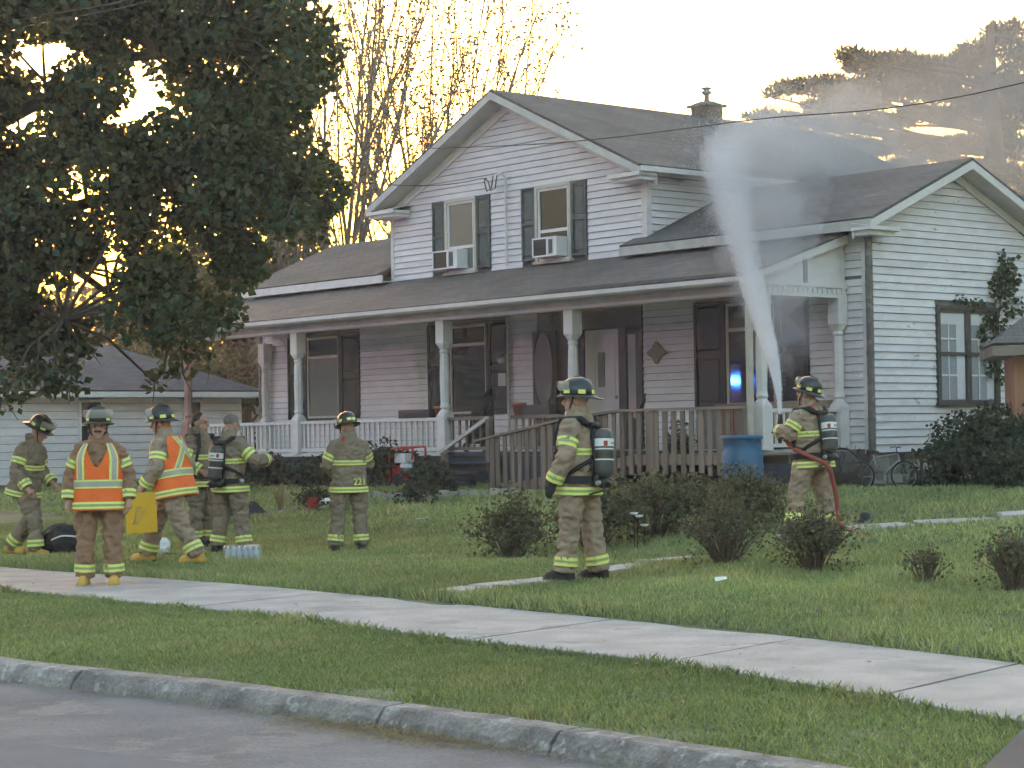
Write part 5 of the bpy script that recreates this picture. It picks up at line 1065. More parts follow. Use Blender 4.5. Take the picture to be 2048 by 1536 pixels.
# 1 walking in from the left edge, leaning forward
p1 = Person('firefighter leaving the left edge, head bowed, helmet visor raised', at(-6.22, 26.2), 68, 1.0, dict(
    neck=(0,-.10,1.50), head=(0,-.20,1.61), pel=(0,.02,.95), shL=(.188,-.08,1.375), shR=(-.188,-.08,1.375), elL=(.27,-.02,1.12), elR=(-.28,-.04,1.12), wrL=(.24,-.24,.93), wrR=(-.28,-.22,.88),
    knR=(-.12,-.20,.52), anR=(-.12,-.22,.09), knL=(.12,.02,.50), anL=(.13,.34,.13), hipL=(.105,.02,.92), hipR=(-.105,.0,.92)), 'olive', (8, 28), 'boot', seed=1)
# 2 orange vest, facing the camera
p2 = Person('firefighter in orange vest standing on the sidewalk facing the street', at(-4.25, 21.04, .02), 4, .985, dict(
    elL=(.285,.03,1.15), elR=(-.285,.03,1.15), wrL=(.305,-.05,.88), wrR=(-.305,-.04,.88), knL=(.135,-.03,.5), anL=(.15,.0,.09), knR=(-.14,-.02,.5), anR=(-.16,.0,.09)), 'brown', (4, 0), 'boot', seed=2, vest=True, bulk=1.0)
p2.vest(); MB().tube([(-.035,-.098,-.040), (0,-.106,-.036), (.035,-.098,-.040)], [.009,.014,.009], 6).xf(p2.hm).build('moustache', PM['stache'], p2.o)
# 3 orange vest striding left with folder
p3 = Person('firefighter in orange vest striding left, seen from the side', at(-3.93, 23.65), -108, 1.0, dict(
    pel=(0,.02,.93), neck=(0,-.08,1.50), head=(0,-.14,1.62), shL=(.178,-.06,1.375), shR=(-.178,-.06,1.375), elL=(.29,-.05,1.11), wrL=(.27,-.22,.90), elR=(-.29,.06,1.13), wrR=(-.27,-.02,.88),
    hipL=(.105,0,.90), hipR=(-.105,0,.90), knL=(.11,.14,.50), anL=(.11,.36,.10), knR=(-.11,-.26,.53), anR=(-.12,-.40,.10)), 'tan', (12, 4), 'boot', seed=3, vest=True, bulk=1.05)
p3.vest()
hd = MB(); hd.tube([p3.J['neck'] + Vector((0,-.0,.0)), p3.J['neck'] + Vector((0,-.0,.05)), p3.hm @ Vector((0,.0,-.03)), p3.hm @ Vector((0,.012,.03))], [.088,.075,.088,.092], 14); hd.build('hood', PM['hood'], p3.o, True)
# 4 and 5 the pair
p4 = Person('bareheaded dark haired firefighter facing right behind his companion', at(-4.10, 26.9), 60, .985, dict(elR=(-.30,.05,1.15), wrR=(-.22,-.2,1.0)), 'olive', (10, 6), seed=4, headgear=None)
MB().ball((0,.030,.052), (.085,.092,.084), 14, 8).ball((0,.085,-.02), (.062,.035,.07), 10, 6).xf(p4.hm).build('hair', PM['hair'], p4.o, True)
p4.scba('black air pack worn by the dark haired firefighter, mostly hidden')
p5 = Person('bareheaded firefighter with air pack seen from behind, right elbow raised', at(-3.58, 25.9), 148, .985, dict(
    elR=(-.42,-.04,1.17), wrR=(-.40,-.26,1.20), elL=(.30,-.06,1.15), wrL=(.16,-.26,1.10), head=(0,-.05,1.655), knL=(.15,-.02,.5), anL=(.19,.04,.09), knR=(-.15,-.03,.5), anR=(-.21,-.02,.09)), 'olive', (-14, 14), seed=5, headgear=None)
MB().ball((0,.020,.045), (.082,.098,.088), 14, 8).xf(p5.hm).build('hair', PM['grey'], p5.o, True)
p5.scba('grey air cylinder pack on the bareheaded firefighter')
# 6 back view with 221
p6 = Person('firefighter with 221 on the jacket, seen from behind', at(-2.09, 26.05), -164, .955, dict(
    elL=(.30,-.02,1.15), wrL=(.14,-.22,1.05), elR=(-.29,-.10,1.16), wrR=(-.12,-.28,1.12), head=(0,-.06,1.65), knL=(.15,-.02,.5), anL=(.20,.0,.09), knR=(-.14,-.02,.5), anR=(-.16,.0,.09)), 'olive', (14, 16), seed=6)
# 7 standing firefighter, profile to the left
p7 = Person('tall firefighter with air pack standing by the path, face in profile to the left', at(.61, 19.3), -120, 1.03, dict(
    elL=(.29,.02,1.14), wrL=(.30,-.10,.90), elR=(-.30,.06,1.15), wrR=(-.24,-.12,1.02), knL=(.14,-.03,.5), anL=(.17,-.06,.09), knR=(-.15,.05,.5), anR=(-.19,.10,.09)), 'tan', (22, -2), hands='glove', seed=7)
p7.scba('black air pack with grey cylinder on the tall firefighter by the path')
# 8 hose carrier
p8 = Person('firefighter spraying water at the roof, back turned, legs apart', at(3.5, 23.95), -138, 1.0, dict(
    pel=(0,.0,.92), neck=(0,-.03,1.50), head=(0,-.07,1.63), shL=(.188,-.02,1.375), shR=(-.188,0,1.375), elL=(.31,-.10,1.16), wrL=(.20,-.34,1.20), elR=(-.29,-.05,1.14), wrR=(-.06,-.30,1.14),
    hipL=(.115,0,.89), hipR=(-.115,0,.89), knL=(.22,-.06,.5), anL=(.34,-.02,.09), knR=(-.16,.0,.5), anR=(-.24,.06,.09)), 'tan', (14, -16), seed=8, bulk=1.06, hands='glove')
p8.scba('black air pack with grey cylinder on the hose carrier')

def text_mesh(name, body, size, m_, parent, Mx, ext=.002):
    cu = bpy.data.curves.new('txt', 'FONT'); cu.body = body; cu.size = size; cu.extrude = ext; cu.align_x = 'CENTER'; cu.align_y = 'CENTER'
    o = bpy.data.objects.new('txt', cu); COL.objects.link(o); dg = bpy.context.evaluated_depsgraph_get(); dg.update()
    me = bpy.data.meshes.new_from_object(o.evaluated_get(dg)); bpy.data.objects.remove(o); me.transform(Mx)
    r = link(name, me, m_, parent); return r
c = p6.tp(.20, R(112), .012); nx = (p6.tp(.20, R(102), .012) - p6.tp(.20, R(122), .012)).normalized()
q = p6.tp(.26, R(112), .012) - p6.tp(.14, R(112), .012); uz = q.normalized(); xx = -nx if nx.dot(Vector((-1,0,0))) < 0 else nx
zz = xx.cross(uz)
Mx = Matrix((( xx.x, uz.x, zz.x, c.x), (xx.y, uz.y, zz.y, c.y), (xx.z, uz.z, zz.z, c.z), (0,0,0,1))) @ Matrix.Translation((0,0,.006))
text_mesh('number_lettering', '221', .125, PM['lime'], p6.o, Mx)
# red patch on the collar of 221 and the hose carrier
for pp_ in (p6, p8): pp_.patch('red_collar_tab', M['red'], .93, 1.0, 40, 62, .016, 2, 3)

# folder in the striding firefighter's hand
w = p3.o.matrix_basis @ (p3.J['wrL'] + Vector((-.0,-.02,-.09)))
fo = MB().box(-.175, .175, -.008, .008, -.44, .02).box(-.17, .17, -.012, .012, -.435, .0)
fo = fo.build('folder', PM['yellow']); fo.location = (w.x - .02, w.y - .04, w.z); fo.rotation_euler = (0, R(-2), R(6)); tag(fo, 'yellow folder held low by the striding firefighter', 'folder')
ft = MB()
for k in range(7): ft.tube([(-.02 + .09*math.cos(a_*.9 + k*.5)*(.4 + .1*k), -.0135, -.24 + .10*math.sin(a_*.7 + k*.8)) for a_ in range(4)], .0022, 4)
ft.build('scribble', M['tanfab'], fo)
# nozzle and hose
wl_ = p8.o.matrix_basis @ ((p8.J['wrL'] + p8.J['wrR'])*.5 + Vector((.04,-.08,.02)))
NOZ = Vector((3.16, 24.2, 1.66))
hs = thing('fire_hose', 'red fire hose crossing behind the hose carrier legs to the nozzle', 'hose', p8.o.location)
ol = Vector(p8.o.location); wm = p8.o.matrix_basis
hp_ = [wl_ - ol, wm @ Vector((.22,-.14,1.02)) - ol, wm @ Vector((.27,.10,.93)) - ol, wm @ Vector((.12,.30,.80)) - ol, wm @ Vector((.02,.30,.62)) - ol, wm @ Vector((-.05,.30,.40)) - ol, wm @ Vector((-.06,.32,.14)) - ol, wm @ Vector((-.02,.5,.05)) - ol, wm @ Vector((.3,1.0,.02)) - ol]
def smooth_path(pts, n=6):
    pts = [Vector(p) for p in pts]; out = []
    for i in range(len(pts) - 1):
        p0, p1, p2, p3_ = pts[max(i-1,0)], pts[i], pts[i+1], pts[min(i+2, len(pts)-1)]
        for k in range(n):
            t = k/n; out.append(.5*((2*p1) + (p2-p0)*t + (2*p0-5*p1+4*p2-p3_)*t*t + (3*p1-p0-3*p2+p3_)*t**3))
    return out + [pts[-1]]
MB().tube(smooth_path(hp_), .028, 10).build('hose_line', PM['hose'], hs, True)
d_ = (NOZ - wl_).normalized(); MB().tube([wl_ - ol - d_*.1, wl_ - ol + d_*.05, wl_ - ol + d_*.2, NOZ - ol], [.03,.036,.03,.024], 10).build('nozzle', M['black'], hs, True)

# ------------------------------------------------------------------ wheelchair ramp of weathered wood
def hthing(name, label, cat, x, y, z=None, rot=0, group=None):
    p = hw(x, y); return thing(name, label, cat, (p.x, p.y, gz(p.x, p.y) if z is None else z), HA + rot, group)
ramp = thing('wooden_ramp', 'weathered wooden wheelchair ramp with slatted railing before the porch', 'ramp', HP, HA)
RY = -1.2
def rz(x): return float(np.interp(x, [-5.3, -1.6, .9], [.50, 1.10, 1.10]))        # ramp floor
def rt(x): return float(np.interp(x, [-5.5, -3.3, -1.85, .9], [1.36, 1.69, 1.82, 1.82]))   # hand rail
for x in (-5.05, -3.72, -2.4, -1.12, .80): MB().box(x-.055, x+.055, RY-.02, RY+.09, .1, rt(x)+.0).build('post', M['oldwood'], ramp)
for a, b in ((-5.52, -3.3), (-3.3, -1.85), (-1.85, .86)): MB().beam((a, RY+.02, rt(a)+.02), (b, RY+.02, rt(b)+.02), .14, .04).build('hand_rail', M['oldwood_h'], ramp)
for a, b in ((-5.1, -1.6), (-1.6, .86)): MB().beam((a, RY+.035, rz(a)-.06), (b, RY+.035, rz(b)-.06), .04, .16).build('stringer', M['oldwood_h'], ramp); MB().beam((a, -.18, rz(a)-.06), (b, -.18, rz(b)-.06), .04, .16).build('stringer', M['oldwood_h'], ramp)
x = -4.92
while x < .74:
    if min(abs(x - q) for q in (-5.05, -3.72, -2.4, -1.12, .80)) > .09:
        w = .045 + rnd.uniform(-.004,.008); zb = rz(x) - .24 - rnd.uniform(0,.08); tl = rnd.uniform(-.012,.012)
        MB().hexa([(x-w+tl, RY-.012, zb), (x+w+tl, RY-.012, zb), (x+w+tl, RY+.012, zb), (x-w+tl, RY+.012, zb)], [(x-w, RY-.012, rt(x)-.01), (x+w, RY-.012, rt(x)-.01), (x+w, RY+.012, rt(x)-.01), (x-w, RY+.012, rt(x)-.01)]).build('slat', M['oldwood'], ramp)
    x += .195
x = -5.1
while x < .8:
    MB().hexa([(x, RY+.06, rz(x)-.0), (x+.13, RY+.06, rz(x+.13)), (x+.13, -.05, rz(x+.13)), (x, -.05, rz(x))], [(x, RY+.06, rz(x)+.035), (x+.13, RY+.06, rz(x+.13)+.035), (x+.13, -.05, rz(x+.13)+.035), (x, -.05, rz(x)+.035)]).build('deck_board', M['oldwood'], ramp); x += .14
# porch steps, painted dark blue, with posts and a white hand rail
steps = thing('porch_steps', 'dark blue wooden porch steps with a pale sloping hand rail', 'steps', HP, HA)
for k in range(4): MB().box(-7.6, -6.2, -.28*(k+1), -.28*k - .06, 1.0 - .17*(k) - .04, 1.0 - .17*k).build('tread', M['skirt'], steps); MB().box(-7.6, -6.2, -.28*k - .085, -.28*k - .06, .84 - .17*k, .96 - .17*k).build('riser', M['skirt'], steps)
MB().beam((-6.5, -.08, 1.80), (-7.86, -.12, 1.17), .05, .07).build('hand_rail', M['frame'], steps)
for x, y, z in ((-6.45, -.1, 1.78), (-6.95, -.75, 1.15)): MB().box(x-.05, x+.05, y-.05, y+.05, .2, z).build('post', M['oldwood'], steps)

# ------------------------------------------------------------------ blue rain barrel
br = hthing('rain_barrel', 'blue plastic rain barrel under the beige downspout', 'barrel', 1.30, -1.72)
MB().lathe([(.02,0),(.27,0),(.285,.03),(.29,.2),(.305,.23),(.31,.45),(.305,.65),(.29,.68),(.285,.86),(.30,.87),(.30,.91),(.285,.92),(.27,.90),(.02,.89)], 28).build('drum', M['blue'], br, True)
MB().lathe([(.305,.86),(.315,.87),(.315,.905),(.300,.915)], 28).build('rim', M['blue'], br, True)
# ------------------------------------------------------------------ things on the porch
def pot(x, y, z, label, s=1):
    o = hthing('flower_pot', label, 'flower pot', x, y, z)
    MB().lathe([(.02,0),(.085*s,0),(.115*s,.17*s),(.13*s,.17*s),(.13*s,.21*s),(.105*s,.21*s),(.10*s,.19*s),(.02,.19*s)], 18).build('pot', M['terracotta'], o, True)
pot(-8.0, .02, 1.83, 'terracotta pot on the porch rail left of the black stroller'); pot(-5.75, .02, 1.83, 'terracotta pot on the porch rail by the oval mirror', 1.1)
o = hthing('planter_box', 'dark planter box on the porch rail under the middle window', 'planter', -8.65, .02, 1.83); m = MB().box(-.55,.40,-.08,.08,0,.16).build('trough', M['black'], o)
o = hthing('planter_box', 'dark planter box on the porch rail by the oval mirror', 'planter', -5.15, .02, 1.83); m = MB().box(-.45,.3,-.08,.08,0,.18).build('trough', M['black'], o)
# folded stroller / black frame with curved handle
o = hthing('stroller', 'black folded stroller standing on the porch by the electric meter', 'stroller', -7.5, .55, DECKZ)
MB().hexa([(-.25,-.1,.15),(.2,-.1,.15),(.2,.2,.15),(-.25,.2,.15)], [(-.05,-.1,1.05),(.25,-.1,1.05),(.25,.15,1.05),(-.05,.15,1.05)]).build('fabric', M['blackcloth'], o)
MB().tube(smooth_path([(.0,0,.2),(.1,0,.9),(.25,0,1.15),(.42,0,1.2),(.50,0,1.10),(.42,0,.95)]), .018, 7).build('handle', M['black'], o, True)
MB().tube([(-.3,0,.1),(.35,0,.9)], .012, 6).tube([(.3,0,.1),(-.1,0,.8)], .012, 6).build('frame', M['steel'], o)
for x in (-.28,.28): MB().tube([(x,-.12,.09),(x,-.09,.09)], .09, 14).build('wheel', M['rubber'], o)
# oval mirror leaning by the door
o = hthing('oval_mirror', 'tall dark oval mirror standing left of the front door', 'mirror', -7.36, WY-.10, DECKZ+.02)
pl = [(.27*math.cos(2*math.pi*k/28), 0, 1.55 + .72*math.sin(2*math.pi*k/28)) for k in range(28)]; MB().box(-.33,.33,-.03,.0,.02,2.28).build('panel', M['doorsurround'], o); MB().prism([(p[0], -.05, p[2]) for p in pl], (0,.018,0)).build('glass', mat('mirror glass',(.16,.15,.155),.5,.05,3), o)
MB().tube([(p[0]*1.04, -.05, 1.55 + (p[2]-1.55)*1.02) for p in pl] + [(pl[0][0]*1.04, -.05, pl[0][2])], .018, 6).build('frame', M['shutter'], o)
o = hthing('wooden_cabinet', 'brown wooden cabinet on the porch beside the corner post', 'cabinet', -.95, .55, DECKZ); MB().box(-.42,.36,0,.4,.06,.72).build('case', M['brownwood'], o); MB().box(-.45,.39,-.02,.42,.72,.76).build('top', M['brownwood'], o)
for x in (-.40,-.02): MB().box(x,x+.36,-.014,-.002,.10,.69).build('door_panel', M['brownwood'], o)
o = hthing('sofa', 'tan sofa on the porch seen over the right end railing', 'sofa', -.85, 1.55, DECKZ)
MB().box(-.7,.7,.32,.5,.15,.80).build('backrest', M['tanfab'], o); MB().box(-.7,.7,-.3,.32,.15,.42).build('seat', M['tanfab'], o)
for x in (-.8,.7): MB().box(x,x+.1,-.3,.5,.1,.60).build('armrest', M['tanfab'], o)
o = hthing('plastic_chair', 'white plastic chair on the porch behind the ramp slats', 'chair', -2.9, 1.1, DECKZ)
MB().box(-.25,.25,-.25,.2,.40,.44).build('seat', M['white'], o); MB().prism([(-.25,.2,.42),(.25,.2,.42),(.22,.30,.62),(-.22,.30,.62)], (0,.03,0)).build('backrest', M['white'], o)
for x in (-.22,.22):
    for y in (-.22,.2): MB().tube([(x,y,0),(x*.9,y*.9,.41)], .02, 6).build('leg', M['white'], o)
o = hthing('black_ornament', 'small black bird shaped ornament on the ramp rail', 'ornament', -1.35, RY+.02, 1.865); MB().tube(smooth_path([(-.06,0,0),(-.02,0,.06),(.03,0,.10),(.05,0,.19),(.08,0,.24)]), [.03]+[.035]*8+[.03]*8+[.02]*7+[.004], 8).build('figure', M['black'], o, True)

# ------------------------------------------------------------------ red tiller behind the bed, things lying in the bed
o = hthing('garden_tiller', 'red garden tiller parked under the porch steps', 'tiller', -8.05, -.95)
fr = MB().tube(smooth_path([(-.28,0,.05),(-.28,0,.62),(-.18,0,.70),(.35,0,.74),(.42,0,.66),(.40,0,.5)]), .022, 7).tube(smooth_path([(-.28,.3,.05),(-.28,.3,.62),(-.18,.3,.70),(.35,.3,.74),(.42,.3,.66),(.40,.3,.5)]), .022, 7); fr.build('frame', M['red'], o, True)
MB().box(-.2,.12,.05,.26,.45,.62).build('tank', M['white'], o); MB().ball((.06,.14,.36), (.16,.13,.13)).build('engine', M['steel'], o); MB().box(-.26,-.02,.04,.26,.12,.40).build('cover', M['red'], o)
for y in (-.02,.32): MB().tube([(0,y-.03,.13),(0,y+.03,.13)], .13, 16).build('wheel', M['rubber'], o)
o = thing('plastic_jug', 'white and red plastic jug lying in the flower bed', 'jug', at(-3.05, 33.9), .4); MB().tube([(-.18,0,.09),(.0,0,.1),(.14,0,.12),(.18,0,.13)], [.085,.09,.07,.03], 10).build('jug_body', M['white'], o, True); MB().box(-.36,-.2,-.08,.08,.02,.2).build('red_base', M['red'], o)
o = thing('garden_tarp', 'crumpled dark tarp heap at the left end of the flower bed', 'tarp', at(-4.45, 34.0))
m = MB(); g = 12; vs = [(-.5 + i/g, -.3 + .6*j_/g, max(0, .24*math.sin(math.pi*i/g)*math.sin(math.pi*j_/g)*(1 + .9*noise.noise(Vector((i*.6, j_*.6, 2)))))-.02) for i in range(g+1) for j_ in range(g+1)]
m.add(vs, [(i*(g+1)+j_, (i+1)*(g+1)+j_, (i+1)*(g+1)+j_+1, i*(g+1)+j_+1) for i in range(g) for j_ in range(g)]); m.build('sheet', M['blackcloth'], o, True)
# stone edging of the bed
ed = struct(bpy.data.objects.new('bed_edging', None)); COL.objects.link(ed)
for k in range(17):
    x, y = -2.7 + .17*k, 35.7 - .13*k + rnd.uniform(-.05,.05); L = rnd.uniform(.13,.21); h = rnd.uniform(.08,.13); z = gz(x, y); a = rnd.uniform(-.4,.4)
    mm = MB().hexa([(-L/2,-.08,-.05),(L/2,-.07,-.05),(L/2,.08,-.05),(-L/2,.08,-.05)], [(-L*.42,-.06,h),(L*.40,-.05,h*.9),(L*.42,.06,h),(-L*.4,.06,h*1.05)]); so = mm.build('edging_stone', M['stone'], ed); so.location = (x, y, z); so.rotation_euler = (0, 0, a)
for k in range(10):
    x, y = -4.9 + .21*k, 34.0 + .03*k + rnd.uniform(-.05,.05); h = rnd.uniform(.05,.10)
    so = MB().hexa([(-.09,-.08,-.05),(.09,-.07,-.05),(.09,.08,-.05),(-.09,.08,-.05)], [(-.07,-.06,h),(.06,-.05,h),(.07,.06,h),(-.06,.06,h)]).build('edging_stone', M['stone'], ed); so.location = (x, y, gz(x, y))
# ------------------------------------------------------------------ gear on the lawn
o = thing('gear_bag', 'black gear bag slumped on the grass behind the vested firefighter', 'bag', at(-5.72, 26.2))
m = MB().ball((0,0,.19), (.34,.24,.21), 16, 9).ball((.16,0,.25), (.2,.2,.18), 12, 7).ball((-.2,.02,.12), (.22,.2,.14), 12, 7); me = remesh_obj(m, .02, 3); wrinkle(me, .035, 6, 3); me.materials.append(M['blackcloth']); link('fabric', me, None, o)
MB().tube(smooth_path([(-.42,-.1,.05),(-.3,-.2,.26),(-.12,-.22,.40),(.05,-.2,.42)]), .016, 6).build('strap', M['shutter_grey'], o, True); MB().tube(smooth_path([(-.14,-.23,.22),(.0,-.25,.27),(.18,-.25,.26)]), .012, 6).build('piping', M['white'], o, True)
o = thing('tool_pouch', 'small white and grey bag dropped on the grass behind the striding legs', 'bag', at(-4.35, 25.0)); me = remesh_obj(MB().ball((0,0,.09), (.16,.10,.10)).ball((.08,0,.13), (.08,.08,.09)), .015, 2); wrinkle(me, .03, 9, 6); me.materials.append(M['white']); link('fabric', me, None, o)
MB().tube([(.10,-.05,.03),(.2,-.07,.02),(.30,-.05,.01)], .02, 6).build('strap', M['black'], o)
# case of bottled water
o = thing('bottled_water_case', 'shrink wrapped case of water bottles on the lawn', 'water bottles', at(-3.22, 24.25), .15)
wm_ = mat('clear blue plastic', (.45,.52,.60), .12, .2, 20, spec=.8); bm_ = None
for i in range(6):
    for j_ in range(4):
        if bm_ is None: bm_ = MB().lathe([(.005,0),(.031,.004),(.031,.05),(.028,.06),(.031,.07),(.031,.125),(.012,.165),(.012,.175)], 10).mesh('bottle', True); bm_.materials.append(wm_); cm_ = MB().lathe([(.004,.172),(.014,.172),(.014,.188),(.004,.189)], 8).mesh('cap'); cm_.materials.append(M['white'])
        b_ = link('bottle', bm_, None, o); b_.location = ((i-2.5)*.066, (j_-1.5)*.066, 0); c_ = link('cap', cm_, None, b_)
wr_, n_, l_, b_n = _nodes('shrink wrap'); b_n.inputs['Base Color'].default_value = (.75,.80,.86,1); b_n.inputs['Roughness'].default_value = .15; b_n.inputs['Alpha'].default_value = .3
me = remesh_obj(MB().box(-.215,.215,-.145,.145,0,.195), .02, 3); wrinkle(me, .018, 14, 4); me.materials.append(wr_); link('shrink_wrap', me, None, o)
# litter and hat
o = MB().add([(0,0,.03),(.10,.01,.06),(.12,.08,.04),(.02,.09,.02),(.06,.04,.015)], [(0,1,4),(1,2,4),(2,3,4),(3,0,4)]).build('paper_scrap', M['white']); o.location = at(1.70, 17.5, .02); o.rotation_euler = (.5, .1, .3); tag(o, 'crumpled white paper scrap on the front lawn', 'litter')
o = MB().box(-.10,.10,-.008,.008,0,.012).build('wood_stick', M['frame']); o.location = at(-1.35, 30.2, .05); o.rotation_euler = (0, -.08, .2); tag(o, 'short pale stick lying on the lawn right of 221', 'stick')
o = thing('sprinkler_head', 'small black hat shaped sprinkler on the grass beside the hose carrier', 'sprinkler', at(4.3, 25.2)); MB().lathe([(.01,.03),(.15,.03),(.16,.045),(.08,.06),(.075,.13),(.05,.15),(.005,.15)], 14).build('cap', M['black'], o, True)
# ------------------------------------------------------------------ bicycles
def bicycle(label, x, y, rot, s=1.0, fm=None, grp='bicycles leaning by the house'):
    o = hthing('bicycle', label, 'bicycle', x, y, None, rot, grp); o.scale = (s,)*3; Rw = .33; fm = fm or M['steel']
    for cx in (-.52, .52):
        pts = [(cx + (Rw-.02)*math.cos(2*math.pi*k/28), 0, Rw + (Rw-.02)*math.sin(2*math.pi*k/28)) for k in range(29)]
        wh = MB().tube(pts, .022, 6, False).build('wheel', M['rubber'], o, True)
        MB().tube([(cx + (Rw-.05)*math.cos(2*math.pi*k/28), 0, Rw + (Rw-.05)*math.sin(2*math.pi*k/28)) for k in range(29)], .010, 6, False).build('rim', M['steel'], wh, True)
        sp = MB()
        for k in range(14): a = 2*math.pi*k/14; sp.tube([(cx, .02*(-1)**k, Rw), (cx + (Rw-.05)*math.cos(a), 0, Rw + (Rw-.05)*math.sin(a))], .002, 3, False)
        sp.tube([(cx,-.04,Rw),(cx,.04,Rw)], .02, 8); sp.build('spokes', M['steel'], wh)
    f = MB(); bb = (-.08,0,.30); seat = (-.22,0,.80); hd_ = (.36,0,.82); hd2 = (.40,0,.68)
    for a, b, r in ((bb, seat, .016), (bb, hd2, .018), ((-.20,0,.74), hd_, .016), ((-.52,0,Rw), bb, .010), ((-.52,0,Rw), (-.20,0,.74), .009), (hd_, (.52,0,Rw), .014)): f.tube([a, b], r, 7)
    f.build('frame', fm, o, True)
    MB().tube([(.32,-.28,.95),(.36,-.1,.98),(.34,0,.95),(.36,.1,.98),(.32,.28,.95)], .012, 6).tube([(.36,0,.80),(.34,0,.95)], .013, 6).build('handlebar', M['black'], o, True)
    MB().tube([(-.36,0,.86),(-.25,0,.88),(-.08,0,.86)], [.065,.06,.02], 8).tube([(-.22,0,.78),(-.23,0,.86)], .013, 6).build('saddle', M['black'], o, True)
    cr = MB().tube([(-.08,-.05,.30),(-.08,-.03,.30)], .09, 16).tube([(-.08,-.08,.30),(.04,-.08,.18)], .010, 6).tube([(-.08,.08,.30),(-.2,.08,.42)], .010, 6).build('crank', M['steel'], o)
    return o
bicycle('larger bicycle with pale rim standing right of the hose carrier', .10, 1.15, R(52), 1.0, M['shutter'])
bicycle('smaller bicycle leaning on the stone foundation', .95, 1.95, R(62), .72, M['steel'])
o = hthing('brush_pile', 'dark pile of junk and dead brush at the house corner', 'brush pile', .45, 1.55); m = MB()
for k in range(70): a = rnd.uniform(0,6.28); m.tube([(.35*math.cos(a)*rnd.random(), .3*math.sin(a)*rnd.random(), 0), (.5*math.cos(a+.8), .4*math.sin(a+.8), rnd.uniform(.2,.75))], .008, 4, False)
m.ball((0,0,.3),(.34,.3,.34),10,6); m.build('brush', M['darkwood'], o)

# ------------------------------------------------------------------ neighbouring garage at the left (its long wall runs away from the street)
GA = HA + R(90); GP = Vector((-6.88, 52.0, 0))
gar = thing('garage', 'white sided neighbouring garage with grey hipped roof at the left', 'garage', GP, HA)     # local: y along the long wall (away), x right
gx0, gy0, gy1 = -6.0, -16.5, 0.0; ge = 2.72
gw_ = MB().box(gx0, -.0, gy0, gy1, .1, ge).build('wall', M['backing'], gar)
z = .5
while z < ge - .05:
    segs = [(gy0, gy1)]
    for a, b, c0, c1 in ((-4.62,-3.95,1.3,2.5), (-1.75,-1.15,1.5,2.5)):
        if c0 < z + .1 < c1:
            ns = []
            for u, v in segs: ns += [(u, a), (b, v)] if u < a and b < v else [(u, v)]
            segs = ns
    for u, v in segs: MB().hexa([(.0,u,z+.014),(.03,u,z+.014),(.03,v,z+.014),(.0,v,z+.014)], [(.0,u,z+.192),(.012,u,z+.192),(.012,v,z+.192),(.0,v,z+.192)]).build('siding_board', M['siding'], gw_)
    z += .19
for a, b, c0, c1 in ((-4.62,-3.95,1.3,2.5), (-1.75,-1.15,1.5,2.5)):
    wn_ = MB().box(.001,.05,a,a+.07,c0,c1).box(.001,.05,b-.07,b,c0,c1).box(.001,.05,a+.07,b-.07,c1-.07,c1).box(.001,.06,a+.07,b-.07,c0,c0+.07).box(.001,.045,a+.07,b-.07,(c0+c1)/2-.03,(c0+c1)/2+.03).build('window', M['trim'], gar)
    MB().box(.002,.02,a+.06,b-.06,c0+.06,c1-.06).build('pane', M['glass'], wn_)
uv_sheet('roof', [[(.45,gy0,ge), (.45,.45,ge), (-3,-3.2,4.25), (-3,gy0,4.25)], [(.45,.45,ge), (-6.4,.45,ge), (-3,-3.2,4.25)], [(-6.4,.45,ge), (-6.4,gy0,ge), (-3,gy0,4.25), (-3,-3.2,4.25)]], M['roof_slate'], gar, .05)
MB().box(.40,.46,gy0,.46,ge-.17,ge-.04).build('fascia', M['trim'], gar); MB().box(-6.4,.40,.40,.46,ge-.17,ge-.04).build('fascia', M['trim'], gar)
MB().box(-6.2,.40,gy0,.40,ge-.19,ge-.172).build('soffit', M['soffit'], gar)
shd = thing('back_shed', 'small white shed just visible behind the garage corner', 'shed', (-6.9, 60.5, gz(-6.9,60.5)), HA)
MB().prism([(-1.6,0,0),(1.6,0,0),(1.6,0,2.0),(0,0,2.9),(-1.6,0,2.0)], (0,3,0)).build('wall', M['siding'], shd); uv_sheet('roof', [[(1.85,-.2,1.9),(1.85,3.2,1.9),(0,3.2,2.98),(0,-.2,2.98)], [(-1.85,3.2,1.9),(-1.85,-.2,1.9),(0,-.2,2.98),(0,3.2,2.98)]], M['roof_slate'], shd)
MB().box(-.5,-.1,-.03,-.002,.9,1.5).build('window', M['glass_grey'], shd)
# ------------------------------------------------------------------ cedar shed and neighbour's eave at the right edge
cs = thing('cedar_shed', 'reddish cedar board shed with brown roof at the right edge', 'shed', (7.62, 31.0, gz(7.62, 31.0)), R(-8))
for k in range(12): MB().box(.02 + k*.125, .135 + k*.125, -.0 - rnd.uniform(0,.008), .03, .2, 2.1).build('cedar_board', M['cedar'], cs)
MB().box(.02, 1.5, .031, 1.5, .0, 2.1).build('core', M['brownwood'], cs)
MB().box(-.02, .03, .0, 1.5, .2, 2.1).build('corner_board', M['cedar'], cs)
uv_sheet('roof', [[(-.36,-.35,2.22),(2.2,-.35,2.22),(1.2,1.2,2.95),(.62,1.2,2.95)], [(-.36,1.9,2.22),(-.36,-.35,2.22),(.62,1.2,2.95)]], M['roof_brown'], cs, .04)
MB().box(-.36,2.2,-.36,-.33,2.03,2.18).build('fascia', M['oldwood_h'], cs); MB().box(-.37,-.34,-.33,1.9,2.03,2.18).build('fascia', M['oldwood_h'], cs); MB().box(-.34,2.2,-.33,1.9,2.03,2.05).build('soffit', M['oldwood_h'], cs)
nh = thing('neighbour_house', 'white neighbouring house eave at the far right edge', 'house', (11.0, 44.3, gz(11, 44.3)), HA)
